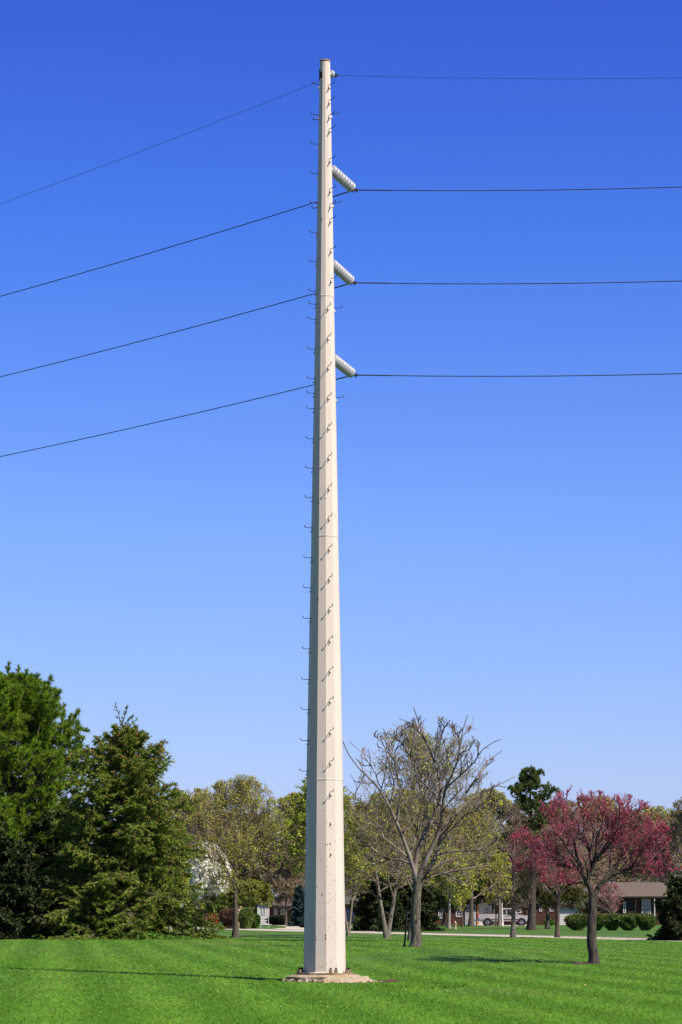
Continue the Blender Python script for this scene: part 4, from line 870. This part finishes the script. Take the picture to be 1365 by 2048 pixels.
# ================================================================== HOUSES
M['brick'] = mat('brick_wall', (.095, .042, .03), .9, (.06, .03, .022), 6, bump=.2)
M['brick_tan'] = mat('tan_brick', (.20, .12, .075), .9, (.13, .08, .05), 6)
M['siding'] = mat('white_siding', (.50, .48, .45), .6); M['siding_gray'] = mat('grey_siding', (.33, .315, .31), .6)
M['trim'] = mat('white_trim', (.50, .50, .48), .5); M['dark'] = mat('dark_trim_and_shade', (.035, .028, .024), .7)
M['shingle'] = mat('brown_shingles', (.125, .098, .078), .95, (.19, .155, .13), 7, stretch=(1, 3, 3), bump=.5); M['shingle_gray'] = mat('grey_shingles', (.085, .078, .07), .95, (.13, .12, .11), 6, bump=.4)
M['pane'] = mat('window_pane', (.03, .04, .05), .08, spec=1); M['pane_light'] = mat('curtained_pane', (.13, .135, .14), .2)
def lx(px, Y, T): return W(px, HOR, Y)[0] - T.location[0]
def lz(py, Y): return W(682, py, Y)[2]
def wall(T, p0, p1, ytop, Y, m, depth=8, name='wall', ybot=None, dy=0):
    x0, x1 = lx(p0, Y, T), lx(p1, Y, T); zt_ = lz(ytop, Y); zb_ = -.1 if ybot is None else lz(ybot, Y)
    return MB().box(((x0 + x1) / 2, depth / 2 + dy, (zt_ + zb_) / 2), (x1 - x0, depth, zt_ - zb_)).build(name, m, T)
def boards(T, p0, p1, ytop, Y, m, dy=0, step=.2, ybot=None):
    x0, x1 = lx(p0, Y, T), lx(p1, Y, T); zt_ = lz(ytop, Y); z = 0.02 if ybot is None else lz(ybot, Y); mb = MB()
    while z < zt_ - .05:
        vs = [(x0, dy - .035, z), (x1, dy - .035, z), (x1, dy - .008, z + step), (x0, dy - .008, z + step), (x0, dy, z), (x1, dy, z)]
        mb.arr(vs, [(0, 1, 2, 3), (4, 5, 1, 0)]); z += step
    mb.build('siding_boards', m, T, kind='stuff')
def window(T, p0, p1, y0, y1, Y, cols=2, rows=2, pane=None, dy=0, name='window'):
    x0, x1 = lx(p0, Y, T), lx(p1, Y, T); z0, z1 = lz(y1, Y), lz(y0, Y); cx, cz = (x0 + x1) / 2, (z0 + z1) / 2; w_, h_ = x1 - x0, z1 - z0; e = .09
    fr = MB()
    for (c_, d_) in (((cx, dy - .03, z0 + e / 2), (w_, .1, e)), ((cx, dy - .03, z1 - e / 2), (w_, .1, e)), ((x0 + e / 2, dy - .03, cz), (e, .1, h_ - 2 * e)), ((x1 - e / 2, dy - .03, cz), (e, .1, h_ - 2 * e))): fr.box(c_, d_)
    f_ = fr.build(name, M['trim'], T)
    MB().box((cx, dy - .012, cz), (w_ - 2 * e, .02, h_ - 2 * e)).build('pane', pane or M['pane'], f_)
    bars = MB()
    for q in range(1, cols): bars.box((x0 + w_ * q / cols, dy - .035, cz), (.045, .02, h_ - 2 * e))
    for q in range(1, rows): bars.box((cx, dy - .05, z0 + h_ * q / rows), (w_ - 2 * e, .02, .045))
    if cols > 1 or rows > 1: bars.build('glazing_bars', M['trim'], f_)
def roof(T, p0, p1, yeave, r0, r1, yridge, Y, m, depth=9, over=.6, name='roof', dy=0):
    x0, x1 = lx(p0, Y, T), lx(p1, Y, T); a0, a1 = lx(r0, Y, T), lx(r1, Y, T); ze = lz(yeave, Y); zr = lz(yridge, Y + depth / 2) ; y0, y1 = dy - over, dy + depth + over; ym = (y0 + y1) / 2
    vs = [(x0, y0, ze), (x1, y0, ze), (x1, y1, ze), (x0, y1, ze), (a0, ym, zr), (a1, ym, zr)]; b2 = [(q[0], q[1], q[2] - .16) for q in vs[:4]]
    fs4 = [(0, 1, 5, 4), (2, 3, 4, 5)]; mb = MB().arr(vs, fs4).arr(vs, [(1, 2, 5), (3, 0, 4)])
    o = mb.build(name, m, T)
    MB().arr(vs[:4] + b2, [(0, 4, 5, 1), (1, 5, 6, 2), (2, 6, 7, 3), (3, 7, 4, 0), (7, 6, 5, 4)]).build('eave', M['dark'], o)
    # shingle courses
    c = MB(); nrow = 14
    for q in range(nrow):
        t0_, t1_ = q / nrow, (q + 1) / nrow
        A0 = np.array(vs[0]) * (1 - t0_) + np.array(vs[4]) * t0_; B0 = np.array(vs[1]) * (1 - t0_) + np.array(vs[5]) * t0_; A1 = np.array(vs[0]) * (1 - t1_) + np.array(vs[4]) * t1_; B1 = np.array(vs[1]) * (1 - t1_) + np.array(vs[5]) * t1_
        up_ = np.array([0, -.01, .045]); c.arr([A0 + up_, B0 + up_, B1 + up_ * .2, A1 + up_ * .2, A0, B0], [(0, 1, 2, 3), (4, 5, 1, 0)])
    c.build('shingle_courses', m, o, kind='stuff')
    return o
# tiled house on the right
YA = 330; hA_ = thing('brick_house', (W(1250, HOR, YA)[0], YA, 0), 'low brown brick house with a wide grey brown hipped roof behind the hedge', 'house')
wall(hA_, 1192, 1345, 1794, YA, M['brick'], 9); wall(hA_, 1157, 1192, 1806, YA, M['brick'], 6, dy=1.5)
roof(hA_, 1180, 1348, 1793, 1232, 1335, 1765, YA, M['shingle'], 9, .9)
wall(hA_, 1246, 1272, 1797, YA, M['dark'], .3, name='porch_shade_panel', dy=-.12)  # dark slab on the wall, its colour standing in for porch shade
window(hA_, 1284, 1302, 1798, 1832, YA, 4, 4, dy=-.02)
window(hA_, 1246.5, 1252, 1803, 1826, YA, 1, 3, M['pane_light'], dy=-.16, name='side_light')
MB().bar((lx(1270, YA, hA_), -.75, 0), (lx(1270, YA, hA_), -.75, lz(1794, YA)), .07, 8).build('porch_post', M['dark'], hA_); MB().bar((lx(1308, YA, hA_), -.75, 0), (lx(1308, YA, hA_), -.75, lz(1794, YA)), .07, 8).build('porch_post', M['trim'], hA_)
window(hA_, 1325, 1331, 1799, 1812, YA, 1, 2)
MB().box((lx(1262, YA, hA_), 5, lz(1765, YA)), (1.1, .6, .5)).build('chimney', M['brick'], hA_)
hG = thing('siding_garage', (W(1138, HOR, 326)[0], 326, 0), 'low garage wall of pale horizontal siding left of the hedge', 'garage')
wall(hG, 1119, 1158, 1812, 326, M['siding_gray'], 6); boards(hG, 1119, 1158, 1822, 326, M['siding'], dy=0); roof(hG, 1114, 1170, 1812, 1114, 1170, 1796, 326, M['shingle_gray'], 6, .4)
hC = thing('brick_wing_house', (W(1090, HOR, 334)[0], 334, 0), 'dark red brick house wall with two small high windows behind the thick trunk', 'house')
wall(hC, 1052, 1118, 1800, 334, M['brick'], 8); window(hC, 1079, 1085, 1812, 1823, 334, 1, 2, M['pane_light']); window(hC, 1100, 1107, 1812, 1823, 334, 1, 2, M['pane_light']); roof(hC, 1046, 1120, 1800, 1056, 1112, 1782, 334, M['shingle'], 8, .5)
# brick house with garage
YB = 322; hB = thing('garage_house', (W(925, HOR, YB)[0], YB, 0), 'red brick house with a white garage door and white siding behind the pickup', 'house')
wall(hB, 862, 956, 1803, YB, M['brick'], 9); wall(hB, 956, 990, 1803, YB, M['siding'], 9, dy=.3); boards(hB, 957, 989, 1805, YB, M['siding'], dy=.29); wall(hB, 990, 1048, 1803, YB, M['brick'], 8, dy=.8, name='brick_wall')
window(hB, 877, 887, 1816, 1837, YB, 2, 1, M['pane_light']); window(hB, 912, 925, 1822, 1834, YB, 2, 1, M['pane_light'])
gd = MB().box((lx(941, YB, hB), -.02, 1.15), (lx(952, YB, hB) - lx(930, YB, hB), .08, 2.3)).build('garage_door', mat('garage_door_paint', (.52, .53, .56), .5), hB)
for q in range(4): MB().box((lx(941, YB, hB), -.075, .3 + q * .56), (lx(951.5, YB, hB) - lx(930.5, YB, hB), .03, .5)).build('door_panel', M['siding_gray'], gd)
window(hB, 968, 983, 1812, 1828, YB, 3, 3, M['pane_light'], dy=.28); window(hB, 1024, 1044, 1812, 1826, YB, 4, 2, M['pane_light'], dy=.78)
roof(hB, 855, 1054, 1803, 868, 1040, 1786, YB, M['shingle_gray'], 9, .6)
MB().box((lx(956, YB, hB), -.04, 1.4), (.18, .12, 2.8)).build('corner_post', mat('orange_post', (.42, .19, .08), .7), hB)
# house left of the pole
YD = 328; hD = thing('brick_and_siding_house', (W(525, HOR, YD)[0], YD, 0), 'low brown brick house with a pale siding corner, left of the pole', 'house')
wall(hD, 470, 517, 1806, YD, M['brick_tan'], 8); wall(hD, 517, 536, 1806, YD, M['siding_gray'], 8, dy=-.3); boards(hD, 517.5, 535.5, 1808, YD, M['siding'], dy=-.31)
window(hD, 524.5, 532, 1813, 1829, YD, 2, 1, dy=-.31); window(hD, 488, 497, 1816, 1828, YD, 2, 1); MB().box((lx(517.3, YD, hD), -.37, 1.3), (.22, .1, 2.6)).build('corner_board', M['trim'], hD)
roof(hD, 464, 542, 1806, 474, 532, 1790, YD, M['shingle'], 8, .6)
YE = 338; hE = thing('shaded_house', (W(570, HOR, YE)[0], YE, 0), 'dark shaded house under the tan bare tree, left of the pole', 'house')
wall(hE, 538, 640, 1812, YE, M['brick'], 8); window(hE, 562, 570, 1817, 1829, YE, 2, 2); window(hE, 548, 555, 1817, 1829, YE, 2, 2); roof(hE, 534, 646, 1812, 548, 632, 1795, YE, M['shingle'], 8, .7)
YH = 336; hH = thing('grey_roofed_house', (W(700, HOR, YH)[0], YH, 0), 'tan brick house with a steep grey roof just right of the pole', 'house')
wall(hH, 650, 728, 1808, YH, M['brick_tan'], 9); roof(hH, 644, 734, 1808, 668, 712, 1776, YH, M['shingle_gray'], 9, .6); window(hH, 708, 716, 1812, 1826, YH, 2, 2, M['pane_light'])

# ================================================================== VEHICLES
def prism(prof, w_, m, name, parent, bev=.05, inset=0, smooth=True):
    bm = bmesh.new(); z0 = min(p[1] for p in prof); z1 = max(p[1] for p in prof); L_ = []; R_ = []
    for (x, z) in prof:
        k = inset * (z - z0) / (z1 - z0); L_.append(bm.verts.new((x, -w_ / 2 + k, z))); R_.append(bm.verts.new((x, w_ / 2 - k, z)))
    bm.faces.new(L_); bm.faces.new(R_[::-1]); n = len(prof)
    for i in range(n): bm.faces.new((L_[i], R_[i], R_[(i + 1) % n], L_[(i + 1) % n]))
    bmesh.ops.recalc_face_normals(bm, faces=bm.faces)
    if bev: bmesh.ops.bevel(bm, geom=[e for e in bm.edges], offset=bev, segments=2, affect='EDGES', clamp_overlap=True)
    me = bpy.data.meshes.new(name); bm.to_mesh(me); bm.free(); me.materials.append(m)
    return link(name, me, parent)
M['tyre'] = mat('tyre_rubber', (.02, .02, .02), .8); M['rim'] = mat('alloy_rim', (.55, .55, .57), .3, metal=.7); M['glass_car'] = mat('car_glass', (.02, .025, .03), .06, spec=1)
M['chrome'] = mat('chrome', (.6, .6, .6), .2, metal=1); M['tail'] = mat('tail_lamp', (.35, .01, .01), .3); M['plastic'] = mat('black_plastic', (.02, .02, .02), .6)
def wheel(T, x, y, r):
    o = MB().lathe([(r * .62, -.12), (r * .95, -.12), (r, -.08), (r, .08), (r * .95, .12), (r * .62, .12)], n=24, axis=(0, 1, 0)).build('wheel', M['tyre'], T); o.location = (x, y, r)
    s_ = -1 if y < 0 else 1; rm = MB().lathe([(0, .05), (.12 * r, .06), (r * .2, .03), (r * .6, .05), (r * .64, .02)], n=24, axis=(0, s_, 0))
    for k in range(6): a = k * PI / 3; rm.box((math.cos(a) * r * .36, s_ * .065, math.sin(a) * r * .36), (.06 if k % 3 else r * .5, .02, .06 if k % 3 == 0 else r * .4))
    rr = rm.build('rim', M['rim'], o); rr.location = (0, s_ * .06, 0)
    return o
def arch(T, x, y, r, m): MB().lathe([(r * 1.17, -.01), (r * 1.17, .01)], n=28, axis=(0, 1, 0)).build('wheel_arch', M['plastic'], T).location = (x, y, r * 1.05)
def pickup():
    YP = 309; x0 = W(953, HOR, YP)[0]; T = thing('pickup_truck', (x0, YP, 0), 'pale silver pickup truck parked behind the birch, tail to the left', 'truck')
    paint = mat('silver_paint', (.40, .36, .35), .3, metal=.15, spec=.6); w_ = 1.95
    prism([(.05, .62), (.05, 1.28), (2.35, 1.28), (2.42, 1.22), (5.0, 1.16), (5.6, 1.05), (5.75, .9), (5.78, .55), (5.6, .48), (.25, .5)], w_, paint, 'body', T, .05)
    MB().box((1.25, 0, 1.31), (2.2, w_ - .12, .05)).build('bed_rail', M['plastic'], T)
    prism([(2.45, 1.2), (2.62, 1.86), (2.8, 1.9), (3.75, 1.9), (3.95, 1.84), (4.5, 1.2)], w_ - .12, paint, 'cab', T, .05, .16)
    for s_ in (-1, 1):
        for pr_ in ([(2.72, 1.26), (2.82, 1.76), (3.12, 1.78), (3.12, 1.26)], [(3.22, 1.26), (3.22, 1.78), (3.78, 1.78), (4.2, 1.26)]):
            vs = [(a, s_ * ((w_ - .12) / 2 - .16 * (b - 1.2) / .7 + .012), b) for a, b in pr_]; MB().arr(vs, [(0, 1, 2, 3)]).build('side_window', M['glass_car'], T)
        wheel(T, 1.15, s_ * .86, .39); wheel(T, 4.75, s_ * .86, .39); arch(T, 1.15, s_ * (w_ / 2 + .003), .39, None); arch(T, 4.75, s_ * (w_ / 2 + .003), .39, None)
        MB().box((.09, s_ * .9, 1.08), (.14, .16, .36)).build('tail_light', M['tail'], T); MB().box((5.72, s_ * .75, .86), (.12, .36, .2)).build('headlight', M['chrome'], T)
        MB().box((3.2, s_ * (w_ / 2 + .01), 1.05), (.2, .03, .04)).build('door_handle', M['plastic'], T); MB().box((2.95, s_ * (w_ / 2 + .004), .68), (3.0, .02, .1)).build('side_moulding', M['plastic'], T)
    MB().box((-.06, 0, .58), (.2, w_ - .1, .2)).build('rear_bumper', M['chrome'], T); MB().box((5.82, 0, .58), (.18, w_ - .05, .24)).build('front_bumper', M['chrome'], T)
pickup()
def suv():
    YS = 281; x1 = W(738.5, HOR, YS)[0]; T = thing('blue_suv', (x1 - 4.8, YS, 0), 'dark blue sport utility vehicle parked right of the pole', 'car'); w_ = 1.9
    paint = mat('dark_blue_paint', (.008, .013, .045), .25, spec=.8)
    prism([(.0, .5), (.02, 1.15), (3.55, 1.15), (4.5, 1.08), (4.72, .95), (4.8, .6), (4.7, .4), (.1, .4)], w_, paint, 'body', T, .06)
    prism([(.1, 1.08), (.35, 1.78), (.6, 1.84), (2.9, 1.84), (3.05, 1.78), (3.75, 1.08)], w_ - .1, paint, 'cabin', T, .06, .18)
    for s_ in (-1, 1):
        for pr_ in ([(.5, 1.16), (.62, 1.68), (1.35, 1.72), (1.35, 1.16)], [(1.45, 1.16), (1.45, 1.72), (2.2, 1.72), (2.2, 1.16)], [(2.3, 1.16), (2.3, 1.72), (2.92, 1.70), (3.4, 1.16)]):
            vs = [(a, s_ * ((w_ - .1) / 2 - .18 * (b - 1.08) / .76 + .012), b) for a, b in pr_]; MB().arr(vs, [(0, 1, 2, 3)]).build('side_window', M['glass_car'], T)
        wheel(T, .9, s_ * .84, .38); wheel(T, 4.0, s_ * .84, .38); arch(T, .9, s_ * (w_ / 2 + .003), .38, None); arch(T, 4.0, s_ * (w_ / 2 + .003), .38, None)
        MB().box((4.7, s_ * .75, .88), (.14, .34, .18)).build('headlight', M['chrome'], T); MB().box((3.2, s_ * 1.02, 1.2), (.12, .16, .14)).build('wing_mirror', paint, T)
        MB().box((2.35, s_ * (w_ / 2 + .004), .45), (2.2, .03, .12)).build('side_sill', M['rim'], T)
    MB().box((4.82, 0, .5), (.1, w_ - .1, .22)).build('front_bumper', M['plastic'], T)
suv()

# ================================================================== STREET FURNITURE
g_ = G(911, 1858.5); T = thing('fire_hydrant', tuple(g_), 'small weathered fire hydrant on the far verge', 'hydrant'); M['hydrant'] = mat('hydrant_paint', (.33, .22, .17), .6, (.42, .30, .22), 8)
MB().lathe([(.14, 0), (.14, .06), (.10, .08), (.10, .5), (.13, .52), (.13, .56), (.11, .6), (.06, .68), (.03, .70), (.03, .75), (0, .75)], n=12).build('barrel', M['hydrant'], T)
for s_ in (-1, 1): MB().bar((s_ * .08, 0, .42), (s_ * .2, 0, .42), .06, 8).build('side_outlet', M['hydrant'], T)
MB().bar((0, -.08, .36), (0, -.2, .36), .07, 8).build('front_outlet', M['hydrant'], T)
M['galv'] = mat('galvanised_post', (.42, .48, .47), .4, metal=.4)
for px, top, lab, pl in ((522, 1818, 'short bare metal sign post at the driveway corner', False), (537.5, 1810, 'taller metal sign post with an edge on street sign', True)):
    Y = 262 if px < 530 else 268; x = W(px, HOR, Y)[0]; T = thing('sign_post', (x, Y, 0), lab, 'sign post'); h = lz(top, Y)
    MB().bar((0, 0, -.1), (0, 0, h), .035, 8).build('post', M['galv'], T)
    if pl: MB().box((0, 0, h - .16), (.03, .6, .2)).build('sign_plate', M['leaf_green'], T)
    else: MB().lathe([(.045, 0), (.045, .03), (0, .05)], n=8).build('post_cap', M['galv'], T).location = (0, 0, h)
Y = 290; x = W(480, HOR, Y)[0]; T = thing('garden_lantern', (x, Y, 0), 'cream pillar lantern with a pointed cap between the shrubs', 'lantern'); h = lz(1812, Y); M['cream'] = mat('cream_lantern', (.62, .42, .28), .6)
MB().box((0, 0, (h - .5) / 2), (.42, .42, h - .5)).build('pillar', M['cream'], T); MB().lathe([(.3, h - .5), (.3, h - .42), (.17, h - .38), (.2, h - .15), (.26, h - .12), (.05, h), (0, h + .05)], n=8, smooth=False).build('lamp_head', M['cream'], T)
Y = 288; x = W(413, HOR, Y)[0]; T = thing('white_post', (x, Y, 0), 'short white garden post beside the red flowers', 'post'); MB().box((0, 0, .6), (.22, .22, 1.25)).build('post', M['trim'], T); MB().lathe([(.18, 1.22), (.18, 1.28), (0, 1.42)], n=4, phase=PI / 4, smooth=False).build('post_cap', M['trim'], T)
# leaning stake by the catalpa
A = G(809, 1893.5); B = W(817, 1800, A[1] + .2); T = thing('leaning_stake', tuple(A), 'thin black pole leaning beside the stout leafless trunk', 'pole'); d = B - A
MB().bar((0, 0, -.03), tuple(d), .045, 8).build('shaft', M['plastic'], T); MB().lathe([(.0, -.04), (.09, -.03), (.10, .03), (.05, .07)], n=10).build('foot', M['plastic'], T)
MB().bar(tuple(d), tuple(d + np.array([.22, 0, .14])), .03, 6).build('brace', M['plastic'], T)
